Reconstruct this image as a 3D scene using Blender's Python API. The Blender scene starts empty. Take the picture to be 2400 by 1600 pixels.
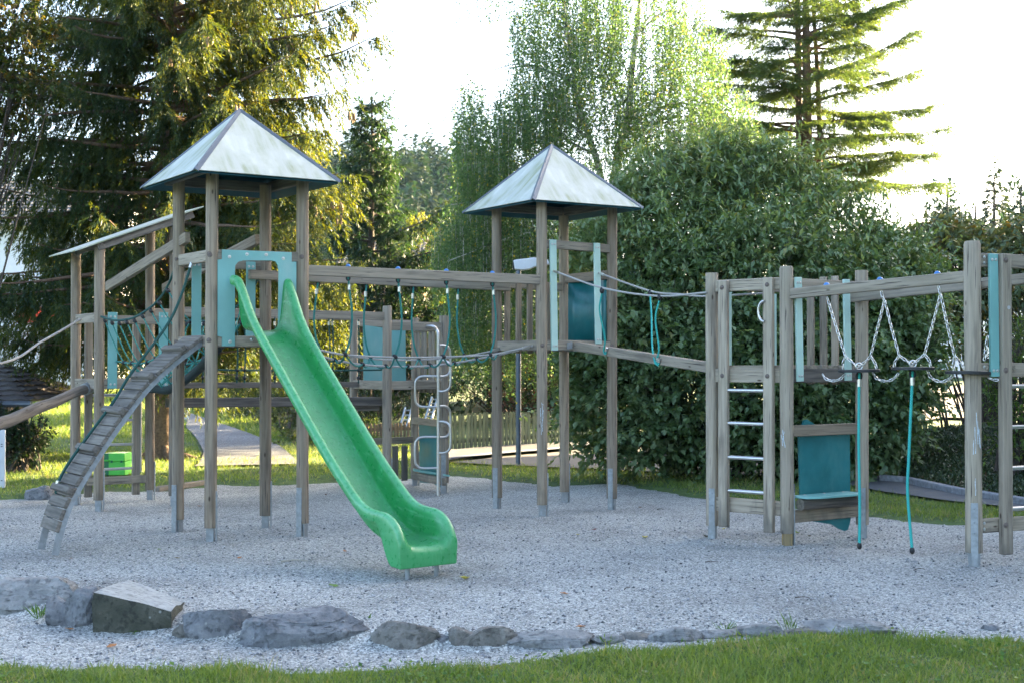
import bpy, math, random
import numpy as np
from mathutils import Vector, Matrix, noise
RN = random.Random(7); NR = np.random.default_rng(11)
sc = bpy.context.scene
V3 = Vector
# ------------------------------------------------------------------ camera
FPX, HOR, CH = 3150.0, 850.0, 1.5          # focal length and horizon row measured in the 2400 px photograph, eye height
TH = math.atan((HOR - 800) / FPX)
cam = bpy.data.objects.new('camera', bpy.data.cameras.new('camera'))
sc.collection.objects.link(cam); sc.camera = cam
cam.location = (0, 0, CH); cam.rotation_euler = (math.pi / 2 + TH, 0, 0)
cam.data.sensor_width = 36; cam.data.lens = 36 * FPX / 2400; cam.data.clip_end = 3000; cam.data.clip_start = .05
cam.data.dof.use_dof = True; cam.data.dof.focus_distance = 11; cam.data.dof.aperture_fstop = 4.5
# ------------------------------------------------------------------ light
SUN_AZ, SUN_EL = math.radians(58), math.radians(16)   # azimuth measured from +Y towards +X
SDIR = V3((math.sin(SUN_AZ) * math.cos(SUN_EL), math.cos(SUN_AZ) * math.cos(SUN_EL), math.sin(SUN_EL)))
world = bpy.data.worlds.new('World'); sc.world = world; world.use_nodes = True
wn = world.node_tree; bg = wn.nodes['Background']
sky = wn.nodes.new('ShaderNodeTexSky'); sky.sky_type = 'NISHITA'; sky.sun_disc = False
sky.sun_elevation = SUN_EL; sky.sun_rotation = SUN_AZ; sky.dust_density = 3.0; sky.air_density = .75; sky.ozone_density = .4
wn.links.new(sky.outputs[0], bg.inputs[0]); bg.inputs[1].default_value = .08
sl = bpy.data.lights.new('sun', 'SUN'); sl.energy = 5.0; sl.angle = math.radians(.53); sl.color = (1, .78, .46)
so = bpy.data.objects.new('sun', sl); sc.collection.objects.link(so); so.rotation_euler = SDIR.to_track_quat('Z', 'Y').to_euler()
so.location = (30, 12, 30)
sc.view_settings.view_transform = 'Standard'; sc.view_settings.look = 'None'; sc.view_settings.gamma = 1
sc.view_settings.exposure = 3.72
sc.cycles.max_bounces = 6; sc.cycles.transparent_max_bounces = 6; sc.cycles.use_denoising = True
# ------------------------------------------------------------------ measuring helpers
def ray(px, py):
    a, b = (px - 1200) / FPX, (800 - py) / FPX
    return V3((a, math.cos(TH) - b * math.sin(TH), math.sin(TH) + b * math.cos(TH)))
def P(px, py, Y):
    d = ray(px, py); return V3((0, 0, CH)) + d * (Y / d.y)
def G(px, py, z=0.0):
    d = ray(px, py); return V3((0, 0, CH)) + d * ((z - CH) / d.z)
def VP(px, py, A, B):                        # point of a vertical plane through A and B
    d = ray(px, py); n = V3((-(B.y - A.y), B.x - A.x, 0))
    return V3((0, 0, CH)) + d * (n.dot(V3((A.x, A.y, 0))) / n.dot(d))
def mix(a, b, t): return a + (b - a) * t
def xy(v, z): return V3((v[0], v[1], z))
# ------------------------------------------------------------------ mesh building
class MB:
    def __init__(s): s.v = []; s.f = []; s.g = []
    def add(s, vs, fs, gs=None):
        o = len(s.v); s.v += [V3(v) for v in vs]; s.f += [tuple(i + o for i in f) for f in fs]
        s.g += gs if gs else [V3(v) for v in vs]
        return s
    def beam(s, p0, p1, w, h, up=(0, 0, 1)):
        p0, p1 = V3(p0), V3(p1); d = p1 - p0; L = d.length; d = d / L
        sd = d.cross(V3(up))
        if sd.length < 1e-4: sd = d.cross(V3((0, 1, 0)))
        sd.normalize(); u = sd.cross(d); o = RN.uniform(0, 50); vs = []; gs = []
        for t, p in ((0, p0), (L, p1)):
            for a, b in ((-1, -1), (1, -1), (1, 1), (-1, 1)):
                vs.append(p + sd * a * w / 2 + u * b * h / 2); gs.append(V3((t + o, a * w / 2 + o, b * h / 2)))
        return s.add(vs, [(0, 1, 2, 3), (7, 6, 5, 4), (0, 4, 5, 1), (1, 5, 6, 2), (2, 6, 7, 3), (3, 7, 4, 0)], gs)
    def tube(s, pts, r, seg=8, cap=True, r1=None, wob=0.0):
        pts = [V3(p) for p in pts]; n = len(pts); o = RN.uniform(0, 50); vs = []; gs = []; fs = []
        t0 = (pts[1] - pts[0]).normalized(); a = t0.orthogonal().normalized(); L = 0
        for i, p in enumerate(pts):
            t = ((pts[min(i + 1, n - 1)] - pts[max(i - 1, 0)])).normalized()
            a = (a - t * a.dot(t)).normalized(); b = t.cross(a)
            if i: L += (p - pts[i - 1]).length
            rr = r[i] if isinstance(r, (list, tuple)) else (r + ((r1 if r1 is not None else r) - r) * i / (n - 1))
            for k in range(seg):
                an = 2 * math.pi * k / seg; q = rr * (1 + (RN.uniform(-wob, wob) if wob else 0))
                vs.append(p + (a * math.cos(an) + b * math.sin(an)) * q); gs.append(V3((L + o, rr * math.cos(an) + o, rr * math.sin(an))))
        for i in range(n - 1):
            for k in range(seg):
                fs.append((i * seg + k, i * seg + (k + 1) % seg, (i + 1) * seg + (k + 1) % seg, (i + 1) * seg + k))
        if cap: fs += [tuple(range(seg - 1, -1, -1)), tuple((n - 1) * seg + k for k in range(seg))]
        return s.add(vs, fs, gs)
    def poly(s, pts, nrm, th):                 # a flat outline given thickness th along nrm
        n = len(pts); nrm = V3(nrm).normalized(); a = [V3(p) + nrm * th / 2 for p in pts]; b = [V3(p) - nrm * th / 2 for p in pts]
        return s.add(a + b, [tuple(range(n)), tuple(range(2 * n - 1, n - 1, -1))] + [(i, i + n, (i + 1) % n + n, (i + 1) % n) for i in range(n)])
    def dome(s, p, nrm, r, flat=.55, seg=10):
        nrm = V3(nrm).normalized(); a = nrm.orthogonal().normalized(); b = nrm.cross(a); p = V3(p); vs = []; fs = []
        for j, (rr, h) in enumerate(((1, 0), (.87, .5), (.5, .87))):
            for k in range(seg):
                an = 2 * math.pi * k / seg
                vs.append(p + (a * math.cos(an) + b * math.sin(an)) * r * rr + nrm * r * flat * h)
        vs.append(p + nrm * r * flat)
        for j in range(2):
            for k in range(seg): fs.append((j * seg + k, j * seg + (k + 1) % seg, (j + 1) * seg + (k + 1) % seg, (j + 1) * seg + k))
        fs += [(2 * seg + k, 2 * seg + (k + 1) % seg, 3 * seg) for k in range(seg)]
        return s.add(vs, fs)
ORG = {}
def link(o): sc.collection.objects.link(o); return o
def tag(o, label=None, cat=None, group=None, kind=None):
    if label: o['label'] = label
    if cat: o['category'] = cat
    if group: o['group'] = group
    if kind: o['kind'] = kind
    return o
def thing(name, label, cat, loc, group=None):
    o = link(bpy.data.objects.new(name, None)); o.location = loc; o.empty_display_size = .2; ORG[o] = V3(loc)
    return tag(o, label, cat, group)
def shade(me, ang=35):
    me.polygons.foreach_set('use_smooth', [True] * len(me.polygons))
    try: me.set_sharp_from_angle(angle=math.radians(ang))
    except Exception: pass
def obj(name, mb, mat, parent=None, bevel=0.0, smooth=True, label=None, origin=None, ang=35):
    og = ORG[parent] if parent else V3(origin or (0, 0, 0))
    me = bpy.data.meshes.new(name); me.from_pydata([v - og for v in mb.v], [], mb.f)
    at = me.attributes.new('grain', 'FLOAT_VECTOR', 'POINT'); at.data.foreach_set('vector', [c for g in mb.g for c in g])
    me.materials.append(mat)
    if smooth: shade(me, ang)
    o = link(bpy.data.objects.new(name, me)); ORG[o] = og
    if parent: o.parent = parent
    else: o.location = og
    if bevel:
        m = o.modifiers.new('bevel', 'BEVEL'); m.width = bevel; m.segments = 2; m.limit_method = 'ANGLE'; m.angle_limit = math.radians(40)
    if label: o['label'] = label
    return o
def np_obj(name, V, F, mat, parent=None, rnd=None, origin=(0, 0, 0), smooth=False):
    og = ORG[parent] if parent else V3(origin)
    V = np.asarray(V, dtype=np.float32) - np.array(og, dtype=np.float32); F = np.asarray(F, dtype=np.int32); k = F.shape[1]
    me = bpy.data.meshes.new(name); me.vertices.add(len(V)); me.vertices.foreach_set('co', V.ravel())
    me.loops.add(F.size); me.loops.foreach_set('vertex_index', F.ravel()); me.polygons.add(len(F))
    me.polygons.foreach_set('loop_start', np.arange(len(F), dtype=np.int32) * k)
    if rnd is not None: me.attributes.new('rnd', 'FLOAT', 'POINT').data.foreach_set('value', np.asarray(rnd, dtype=np.float32))
    me.update(calc_edges=True); me.materials.append(mat)
    if smooth: me.polygons.foreach_set('use_smooth', [True] * len(F))
    o = link(bpy.data.objects.new(name, me)); ORG[o] = og
    if parent: o.parent = parent
    else: o.location = og
    return o
# ------------------------------------------------------------------ materials
def newmat(name):
    m = bpy.data.materials.new(name); m.use_nodes = True; nt = m.node_tree
    return m, nt, nt.nodes['Principled BSDF']
def nd(nt, t, **kw):
    n = nt.nodes.new('ShaderNode' + t)
    for k, v in kw.items():
        if k.startswith('i_'):
            n.inputs[int(k[2:]) if k[2:].isdigit() else k[2:]].default_value = v
        else: setattr(n, k, v)
    return n
def ramp(nt, src, stops):
    r = nt.nodes.new('ShaderNodeValToRGB'); e = r.color_ramp.elements
    while len(e) < len(stops): e.new(.5)
    for i, (p, c) in enumerate(stops): e[i].position = p; e[i].color = (*c, 1) if len(c) == 3 else c
    nt.links.new(src, r.inputs[0]); return r
def grainco(nt, scale, attr='grain'):
    a = nd(nt, 'Attribute', attribute_name=attr); m = nd(nt, 'Mapping'); m.inputs['Scale'].default_value = scale
    nt.links.new(a.outputs['Vector'], m.inputs[0]); return m.outputs[0]
def objco(nt, scale=(1, 1, 1)):
    a = nd(nt, 'NewGeometry'); m = nd(nt, 'Mapping'); m.inputs['Scale'].default_value = scale
    nt.links.new(a.outputs['Position'], m.inputs[0]); return m.outputs[0]
def mixc(nt, fac, a, b, mode='MIX'):
    m = nd(nt, 'MixRGB', blend_type=mode)
    for i, v in ((0, fac), (1, a), (2, b)):
        if hasattr(v, 'links') or hasattr(v, 'is_linked'): nt.links.new(v, m.inputs[i])
        else: m.inputs[i].default_value = v if i == 0 else (*v, 1)
    return m.outputs[0]
def bump(nt, bs, h, st=.3, d=.01):
    b = nd(nt, 'Bump'); b.inputs['Strength'].default_value = st; b.inputs['Distance'].default_value = d
    nt.links.new(h, b.inputs['Height']); nt.links.new(b.outputs[0], bs.inputs['Normal'])
def wood(name, c0, c1, dark, rough=.85, green=.12):
    m, nt, bs = newmat(name)
    n1 = nd(nt, 'TexNoise'); n1.inputs['Scale'].default_value = 1; n1.inputs['Detail'].default_value = 5
    nt.links.new(grainco(nt, (2.2, 45, 45)), n1.inputs['Vector'])
    n2 = nd(nt, 'TexNoise'); n2.inputs['Scale'].default_value = 1; n2.inputs['Detail'].default_value = 4
    nt.links.new(grainco(nt, (1.6, 9, 9)), n2.inputs['Vector'])
    n3 = nd(nt, 'TexNoise'); n3.inputs['Scale'].default_value = 2.3; n3.inputs['Detail'].default_value = 6; nt.links.new(grainco(nt, (1, 2, 2)), n3.inputs['Vector'])
    base = ramp(nt, n1.outputs[0], [(.3, c1), (.62, c0)]).outputs[0]
    st = ramp(nt, n2.outputs[0], [(.56, (0, 0, 0)), (.80, (.9, .9, .9))]).outputs[0]
    base = mixc(nt, st, base, dark)
    gr = ramp(nt, n3.outputs[0], [(.55, (0, 0, 0)), (.75, (green,) * 3)]).outputs[0]
    base = mixc(nt, gr, base, (.13, .15, .05))
    oi = nd(nt, 'ObjectInfo'); hv = ramp(nt, oi.outputs['Random'], [(0, (.80, .78, .76)), (1, (1.12, 1.08, 1.04))]).outputs[0]
    base = mixc(nt, 1.0, base, hv, 'MULTIPLY')
    ck = nd(nt, 'TexNoise'); ck.inputs['Scale'].default_value = 1; nt.links.new(grainco(nt, (3, 110, 110)), ck.inputs['Vector'])
    crack = ramp(nt, ck.outputs[0], [(.31, (0, 0, 0)), (.36, (1, 1, 1))]).outputs[0]
    base = mixc(nt, crack, (.06, .05, .045), base)
    vo = nd(nt, 'TexVoronoi'); vo.inputs['Scale'].default_value = 1; nt.links.new(grainco(nt, (3.5, 9, 9)), vo.inputs['Vector'])
    kn = ramp(nt, vo.outputs['Distance'], [(.045, (1, 1, 1)), (.1, (0, 0, 0))]).outputs[0]
    base = mixc(nt, kn, base, (.07, .05, .035))
    # grey splash stains above the gravel, ragged upper edge
    ge = nd(nt, 'NewGeometry'); sx = nd(nt, 'SeparateXYZ'); nt.links.new(ge.outputs['Position'], sx.inputs[0])
    sn = nd(nt, 'TexNoise'); sn.inputs['Scale'].default_value = 11; sn.inputs['Detail'].default_value = 6; nt.links.new(objco(nt, (1, 1, .45)), sn.inputs['Vector'])
    sm_ = nd(nt, 'Math', operation='MULTIPLY_ADD'); nt.links.new(sn.outputs[0], sm_.inputs[0]); sm_.inputs[1].default_value = .9; nt.links.new(sx.outputs['Z'], sm_.inputs[2])
    base = mixc(nt, ramp(nt, sm_.outputs[0], [(.48, (.6,) * 3), (.72, (0, 0, 0))]).outputs[0], base, (.10, .095, .085))
    nt.links.new(base, bs.inputs['Base Color']); bs.inputs['Roughness'].default_value = rough
    bs.inputs['Specular IOR Level'].default_value = .3
    bump(nt, bs, n1.outputs[0], .35, .004); return m
def plain(name, c, rough=.5, metal=0.0, nscale=20, var=.15, bmp=0.0, stain=None, stains=3.0, spec=.5, coat=0.0):
    m, nt, bs = newmat(name)
    n = nd(nt, 'TexNoise'); n.inputs['Scale'].default_value = nscale; n.inputs['Detail'].default_value = 6
    nt.links.new(objco(nt), n.inputs['Vector'])
    lo = tuple(x * (1 - var) for x in c); hi = tuple(min(1, x * (1 + var)) for x in c)
    base = ramp(nt, n.outputs[0], [(.3, lo), (.7, hi)]).outputs[0]
    if stain:
        n2 = nd(nt, 'TexNoise'); n2.inputs['Scale'].default_value = stains; n2.inputs['Detail'].default_value = 8; n2.inputs['Roughness'].default_value = .65
        nt.links.new(objco(nt, (1, 1, .6)), n2.inputs['Vector'])
        base = mixc(nt, ramp(nt, n2.outputs[0], [(.5, (0, 0, 0)), (.7, (.75,) * 3)]).outputs[0], base, stain)
    nt.links.new(base, bs.inputs['Base Color'])
    rr = nd(nt, 'MapRange'); rr.inputs['To Min'].default_value = max(.03, rough - .12); rr.inputs['To Max'].default_value = min(1, rough + .12)
    nt.links.new(n.outputs[0], rr.inputs[0]); nt.links.new(rr.outputs[0], bs.inputs['Roughness'])
    bs.inputs['Metallic'].default_value = metal; bs.inputs['Specular IOR Level'].default_value = spec; bs.inputs['Coat Weight'].default_value = coat
    if bmp: bump(nt, bs, n.outputs[0], bmp, .01)
    return m
def ropemat(name, c):
    m, nt, bs = newmat(name)
    w = nd(nt, 'TexWave', bands_direction='DIAGONAL'); w.inputs['Scale'].default_value = 1; w.inputs['Distortion'].default_value = .6
    nt.links.new(grainco(nt, (34, 34, 34)), w.inputs['Vector'])
    base = ramp(nt, w.outputs[1], [(0, tuple(x * .6 for x in c)), (1, tuple(min(1, x * 1.25) for x in c))]).outputs[0]
    nt.links.new(base, bs.inputs['Base Color']); bs.inputs['Roughness'].default_value = .8
    bump(nt, bs, w.outputs[1], .5, .004); return m
def leafmat(name, stops, trans=.4, rough=.45, tcol=(1.25, 1.15, .5), spec=.4):
    m, nt, bs = newmat(name)
    a = nd(nt, 'Attribute', attribute_name='rnd'); col = ramp(nt, a.outputs['Fac'], stops).outputs[0]
    nt.links.new(col, bs.inputs['Base Color']); bs.inputs['Roughness'].default_value = rough; bs.inputs['Specular IOR Level'].default_value = spec
    t = nd(nt, 'BsdfTranslucent'); nt.links.new(mixc(nt, 1.0, col, tcol, 'MULTIPLY'), t.inputs[0])
    mx = nd(nt, 'MixShader'); mx.inputs[0].default_value = trans
    nt.links.new(bs.outputs[0], mx.inputs[1]); nt.links.new(t.outputs[0], mx.inputs[2])
    nt.links.new(mx.outputs[0], nt.nodes['Material Output'].inputs[0]); return m
WOOD = wood('weathered_wood', (.315, .265, .205), (.20, .163, .122), (.075, .06, .047))
WOODG = wood('grey_silvered_wood', (.355, .315, .255), (.225, .197, .157), (.075, .065, .057))
WOODD = wood('dark_wet_wood', (.15, .135, .12), (.06, .055, .052), (.025, .024, .024), green=.25)
WOODB = wood('board_wood', (.20, .185, .165), (.10, .092, .083), (.03, .027, .025), green=.05)
WOODY = wood('fresh_yellow_wood', (.55, .40, .16), (.42, .30, .12), (.3, .2, .1))
GALV = plain('galvanised_steel', (.27, .295, .31), .5, .35, 30, .2, stain=(.22, .23, .23), stains=9)
TUBE = plain('stainless_tube', (.55, .55, .54), .38, 1.0, 25, .06)
CHAIN = plain('chain_steel', (.60, .60, .58), .33, 1.0, 30, .15)
TEAL = plain('teal_board', (.165, .385, .37), .42, 0, 4, .10, stain=(.30, .46, .43), stains=2.0)
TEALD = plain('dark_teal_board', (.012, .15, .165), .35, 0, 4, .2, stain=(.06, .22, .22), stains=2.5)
TEALL = plain('pale_mint_board', (.40, .57, .51), .42, 0, 4, .08, stain=(.46, .60, .54), stains=2.0)
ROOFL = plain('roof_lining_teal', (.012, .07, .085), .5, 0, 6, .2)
ZINC = plain('zinc_ridge', (.10, .12, .145), .45, .3, 12, .15)
BOLT = plain('bolt_head', (.55, .55, .53), .35, .8, 40, .1)
PLUG = plain('wooden_plug', (.14, .11, .095), .8, 0, 40, .2)
RUB = plain('black_rubber', (.012, .014, .016), .55, 0, 30, .3)
BLUE = plain('blue_cap', (.05, .19, .46), .4, 0, 20, .1)
ROPEG = ropemat('green_rope', (.03, .21, .185)); ROPEL = ropemat('turquoise_rope', (.035, .40, .36)); ROPES = ropemat('grey_rope', (.38, .37, .35))
ROPED = ropemat('dark_green_rope', (.012, .075, .065)); ROPEB = ropemat('black_green_rope', (.006, .018, .016))
# ------------------------------------------------------------------ special materials
def roofmat():
    m, nt, bs = newmat('pale_roof_sheet')
    n1 = nd(nt, 'TexNoise'); n1.inputs['Scale'].default_value = 1; n1.inputs['Detail'].default_value = 6; nt.links.new(grainco(nt, (1.3, 14, 1)), n1.inputs['Vector'])
    n2 = nd(nt, 'TexNoise'); n2.inputs['Scale'].default_value = 1; n2.inputs['Detail'].default_value = 8; nt.links.new(grainco(nt, (2.4, 3.2, 1)), n2.inputs['Vector'])
    n3 = nd(nt, 'TexNoise'); n3.inputs['Scale'].default_value = 60; nt.links.new(grainco(nt, (1, 1, 1)), n3.inputs['Vector'])
    b = ramp(nt, n1.outputs[0], [(.3, (.43, .45, .40)), (.65, (.55, .565, .51))]).outputs[0]
    f = nd(nt, 'Math', operation='MULTIPLY'); nt.links.new(ramp(nt, n2.outputs[0], [(.40, (0, 0, 0)), (.60, (1, 1, 1))]).outputs[0], f.inputs[0])
    nt.links.new(ramp(nt, n1.outputs[0], [(.38, (0, 0, 0)), (.58, (.9,) * 3)]).outputs[0], f.inputs[1])
    b = mixc(nt, f.outputs[0], b, (.27, .295, .175))
    b = mixc(nt, ramp(nt, n3.outputs[0], [(.68, (0, 0, 0)), (.75, (.4,) * 3)]).outputs[0], b, (.2, .2, .16))
    nt.links.new(b, bs.inputs['Base Color']); bs.inputs['Roughness'].default_value = .62
    return m
ROOFM = roofmat()
def slidemat():
    m, nt, bs = newmat('green_plastic')
    n = nd(nt, 'TexNoise'); n.inputs['Scale'].default_value = 5; n.inputs['Detail'].default_value = 8; nt.links.new(objco(nt, (2, 2, .5)), n.inputs['Vector'])
    n2 = nd(nt, 'TexNoise'); n2.inputs['Scale'].default_value = 26; n2.inputs['Detail'].default_value = 5; nt.links.new(objco(nt), n2.inputs['Vector'])
    b = ramp(nt, n.outputs[0], [(.3, (.018, .225, .055)), (.7, (.026, .285, .082))]).outputs[0]
    # rim highlight, floor sky sheen and scuffs painted in; 'wear' holds them per vertex
    a = nd(nt, 'Attribute', attribute_name='wear_sheen')
    f = nd(nt, 'Math', operation='MULTIPLY'); nt.links.new(a.outputs['Fac'], f.inputs[0]); nt.links.new(ramp(nt, n2.outputs[0], [(.3, (.35,) * 3), (.7, (1, 1, 1))]).outputs[0], f.inputs[1])
    b = mixc(nt, f.outputs[0], b, (.13, .42, .21))
    sp = nd(nt, 'TexVoronoi'); sp.inputs['Scale'].default_value = 46; nt.links.new(objco(nt), sp.inputs['Vector'])
    b = mixc(nt, ramp(nt, sp.outputs['Distance'], [(.018, (.45,) * 3), (.035, (0, 0, 0))]).outputs[0], b, (.04, .12, .05))
    sc_ = nd(nt, 'TexNoise'); sc_.inputs['Scale'].default_value = 1; sc_.inputs['Detail'].default_value = 4; nt.links.new(grainco(nt, (2.2, 130, 130), 'run'), sc_.inputs['Vector'])
    b = mixc(nt, ramp(nt, sc_.outputs[0], [(.56, (0, 0, 0)), (.72, (.35,) * 3)]).outputs[0], b, (.20, .46, .28))
    nt.links.new(b, bs.inputs['Base Color'])
    nt.links.new(ramp(nt, n2.outputs[0], [(.3, (.24,) * 3), (.7, (.40,) * 3)]).outputs[0], bs.inputs['Roughness']); return m
SLIDE = slidemat()
# ------------------------------------------------------------------ playground building blocks
def bolts(mb, pts, n, r=.009):
    for p in pts: mb.dome(p, n, r, .6, 8)
BOLTME = {}
def bolt(parent, p, n, r=.012, mat=None):
    mat = mat or BOLT; key = (r, mat.name)
    if key not in BOLTME:
        mb = MB().dome((0, 0, 0), (0, 0, 1), r, .6, 10).tube([(0, 0, -.004), (0, 0, .001)], r * 1.35, 10)
        me = bpy.data.meshes.new('bolt'); me.from_pydata(mb.v, [], mb.f); me.materials.append(mat); shade(me, 50); BOLTME[key] = me
    o = link(bpy.data.objects.new('bolt' if mat is BOLT else 'wooden_plug', BOLTME[key])); o.parent = parent
    o.location = V3(p) - ORG[parent]; o.rotation_euler = V3(n).to_track_quat('Z', 'Y').to_euler(); return o
def post(t, base, ztop, r=.053, nrm=(-.4, -.9), fh=.11, strip=.42, mat=None, foot=None, top=0.0, square=False):
    b = V3((base[0], base[1], 0)); mb = MB(); n = V3((nrm[0], nrm[1], 0)).normalized(); sd = V3((-n.y, n.x, 0))
    if square: mb.beam(b + V3((0, 0, fh)), b + V3((0, 0, ztop)), r * 2, r * 2, up=n)
    else:
        k = 5; lean = V3((RN.uniform(-.008, .008), RN.uniform(-.008, .008), 0)); zs = [mix(fh, ztop - top, i / k) for i in range(k + 1)]
        pts = [b + lean * (z / 3) + V3((0, 0, z)) for z in zs]; rs = [r * RN.uniform(.97, 1.03) for _ in zs]
        if top: pts.append(b + lean + V3((0, 0, ztop))); rs[-1] = r; rs.append(r * .86)
        mb.tube(pts, rs, 20)
    p = obj('post', mb, mat or WOOD, t, ang=40)
    if strip:
        f = MB()
        f.beam(b + V3((0, 0, -.06)) + n * (r * .97), b + V3((0, 0, strip)) + n * (r * .97), .052, .012, up=n)
        bolts(f, [b + n * (r * .97 + .007) + V3((0, 0, z)) for z in (strip - .04, strip - .14, strip - .22)], n)
        obj('foot_bracket', f, GALV, p, bevel=.002)
        f = MB().beam(b + V3((0, 0, -.06)), b + V3((0, 0, fh + .004)), r * 1.35, r * 1.2, up=n)
        obj('foot', f, foot or GALV, p, bevel=.004)
    return p
def rail(t, p0, p1, w=.045, h=.09, mat=None, name='rail', ext=0.0):
    p0, p1 = V3(p0), V3(p1); d = (p1 - p0).normalized()
    return obj(name, MB().beam(p0 - d * ext, p1 + d * ext, w, h), mat or WOODG, t, bevel=.006)
def board(t, c0, c1, w, th, n, mat, name='teal_board', bl=True):     # upright board from c0 to c1 facing n
    n = V3(n).normalized(); o = obj(name, MB().beam(c0, c1, w, th, up=n), mat, t, bevel=.003)
    if bl:
        c0, c1 = V3(c0), V3(c1); d = (c1 - c0).normalized(); s = d.cross(n).normalized()
        for c in (c0 + d * .045, c1 - d * .045):
            for q in (-.22, .22): bolt(o, c + s * w * q + n * (th / 2 + .002), n, .009)
    return o
def deck(t, C, z, name='deck', mat=None):
    c = sum((V3((p[0], p[1], 0)) for p in C), V3()) / 4; q = [V3((p[0], p[1], 0)) for p in C]
    mb = MB(); n = 7
    for i in range(n):                                  # planks across
        a = mix(q[0], q[1], (i + .04) / n); b = mix(q[0], q[1], (i + .96) / n); d_ = mix(q[3], q[2], (i + .04) / n); e = mix(q[3], q[2], (i + .96) / n)
        mb.beam(mix(a, b, .5) + V3((0, 0, z - .02)), mix(d_, e, .5) + V3((0, 0, z - .02)), (b - a).length, .035)
    return obj(name, mb, mat or WOODG, t, bevel=.003)
def deckbeams(t, C, z, h=.09, w=.05, mats=None):
    return [obj('deck_beam', MB().beam(xy(C[i], z - h / 2), xy(C[(i + 1) % 4], z - h / 2), w, h), (mats or {}).get(i, WOODG), t, bevel=.005) for i in range(4)]
def pyramid(t, c, yaw, a, b, zr, za):
    e1 = V3((math.cos(yaw), math.sin(yaw), 0)); e2 = V3((-e1.y, e1.x, 0)); c = V3((c[0], c[1], 0))
    K = [c + e1 * (i * a / 2) + e2 * (j * b / 2) + V3((0, 0, zr)) for i, j in ((-1, -1), (1, -1), (1, 1), (-1, 1))]; A = c + V3((0, 0, za))
    rf = None; sheet = MB(); lin = MB()
    for i in range(4):
        p, q = K[i], K[(i + 1) % 4]; n = (q - p).cross(A - p).normalized(); L = (q - p).length; off = V3((i * 7.3, i * 3.1, 0))
        vs = []; gs = []; N = 6
        sheet.add([p, q, A, p - n * .006, q - n * .006, A - n * .006], [(0, 1, 2), (5, 4, 3), (0, 3, 4, 1)],
                  [V3((0, 0, 0)) + off, V3((0, L, 0)) + off, V3((1, L / 2, 0)) + off] * 2)
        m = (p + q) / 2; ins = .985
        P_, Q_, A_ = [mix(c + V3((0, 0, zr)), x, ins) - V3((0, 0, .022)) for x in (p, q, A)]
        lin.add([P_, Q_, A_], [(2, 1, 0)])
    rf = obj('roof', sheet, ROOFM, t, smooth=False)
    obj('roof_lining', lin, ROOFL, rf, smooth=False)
    for k in K:
        d = (A - k); up = V3((0, 0, 1)); cap = MB()
        s = d.cross(up).normalized(); s = V3((s.x, s.y, 0)).normalized(); hw = .030
        n = s.cross(d).normalized(); n = n if n.z > 0 else -n
        drop = .020
        a0, a1 = k + n * .006, A + n * .006
        tri = [(a0 - s * hw - V3((0, 0, drop)), a0 + n * .004, a0 + s * hw - V3((0, 0, drop))), (a1 - s * hw * .8 - V3((0, 0, drop)), a1 + n * .006, a1 + s * hw * .8 - V3((0, 0, drop)))]
        vs = list(tri[0]) + list(tri[1]); vs += [v - n * .005 for v in vs]
        cap.add(vs, [(0, 1, 4, 3), (1, 2, 5, 4), (9, 10, 7, 6), (10, 11, 8, 7), (0, 3, 9, 6), (2, 8, 11, 5), (0, 6, 7, 1), (1, 7, 8, 2), (3, 4, 10, 9), (4, 5, 11, 10)])
        bolts(cap, [mix(a0, a1, q) + n * .005 + s * .004 for q in (.05, .35, .65)], n, .006)
        obj('ridge_cap', cap, ZINC, rf, smooth=False)
    for i in range(4):                                   # eaves frame just inside the edge
        p, q = [mix(c + V3((0, 0, zr)), x, .74) + V3((0, 0, .055)) for x in (K[i], K[(i + 1) % 4])]
        obj('roof_beam', MB().beam(p, q, .05, .09), WOODB, t, bevel=.004)
    return rf
def curve(pts, n=24):                                    # Catmull-Rom through the points
    pts = [V3(p) for p in pts]; q = [pts[0] * 2 - pts[1]] + pts + [pts[-1] * 2 - pts[-2]]; out = []; m = len(pts) - 1
    for k in range(n + 1):
        t = k / n * m; i = min(int(t), m - 1); t -= i; a, b, c, d = q[i:i + 4]
        out.append(.5 * ((2 * b) + (c - a) * t + (2 * a - 5 * b + 4 * c - d) * t * t + (3 * b - a - 3 * c + d) * t ** 3))
    return out
def rope(t, pts, r=.009, mat=None, n=24, name='rope', label=None, seg=7):
    return obj(name, MB().tube(curve(pts, n) if len(pts) > 2 else pts, r, seg), mat or ROPEG, t, label=label, ang=60)
def ferrule(t, p, d, r=.016, L=.05, mat=None, name='ferrule'):
    p = V3(p); d = V3(d).normalized(); return obj(name, MB().tube([p - d * L / 2, p + d * L / 2], r, 10), mat or CHAIN, t, ang=40)
def knot(t, p, r=.022, name='rope_clamp', d=None):
    p = V3(p); d = V3(d or (RN.uniform(-1, 1), RN.uniform(-1, 1), .4)).normalized(); a = d * r
    return obj(name, MB().tube([p - a * 1.25, p - a * .7, p, p + a * .7, p + a * 1.25], [r * .45, r * .85, r, r * .85, r * .45], 9), RUB, t, ang=60)
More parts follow.
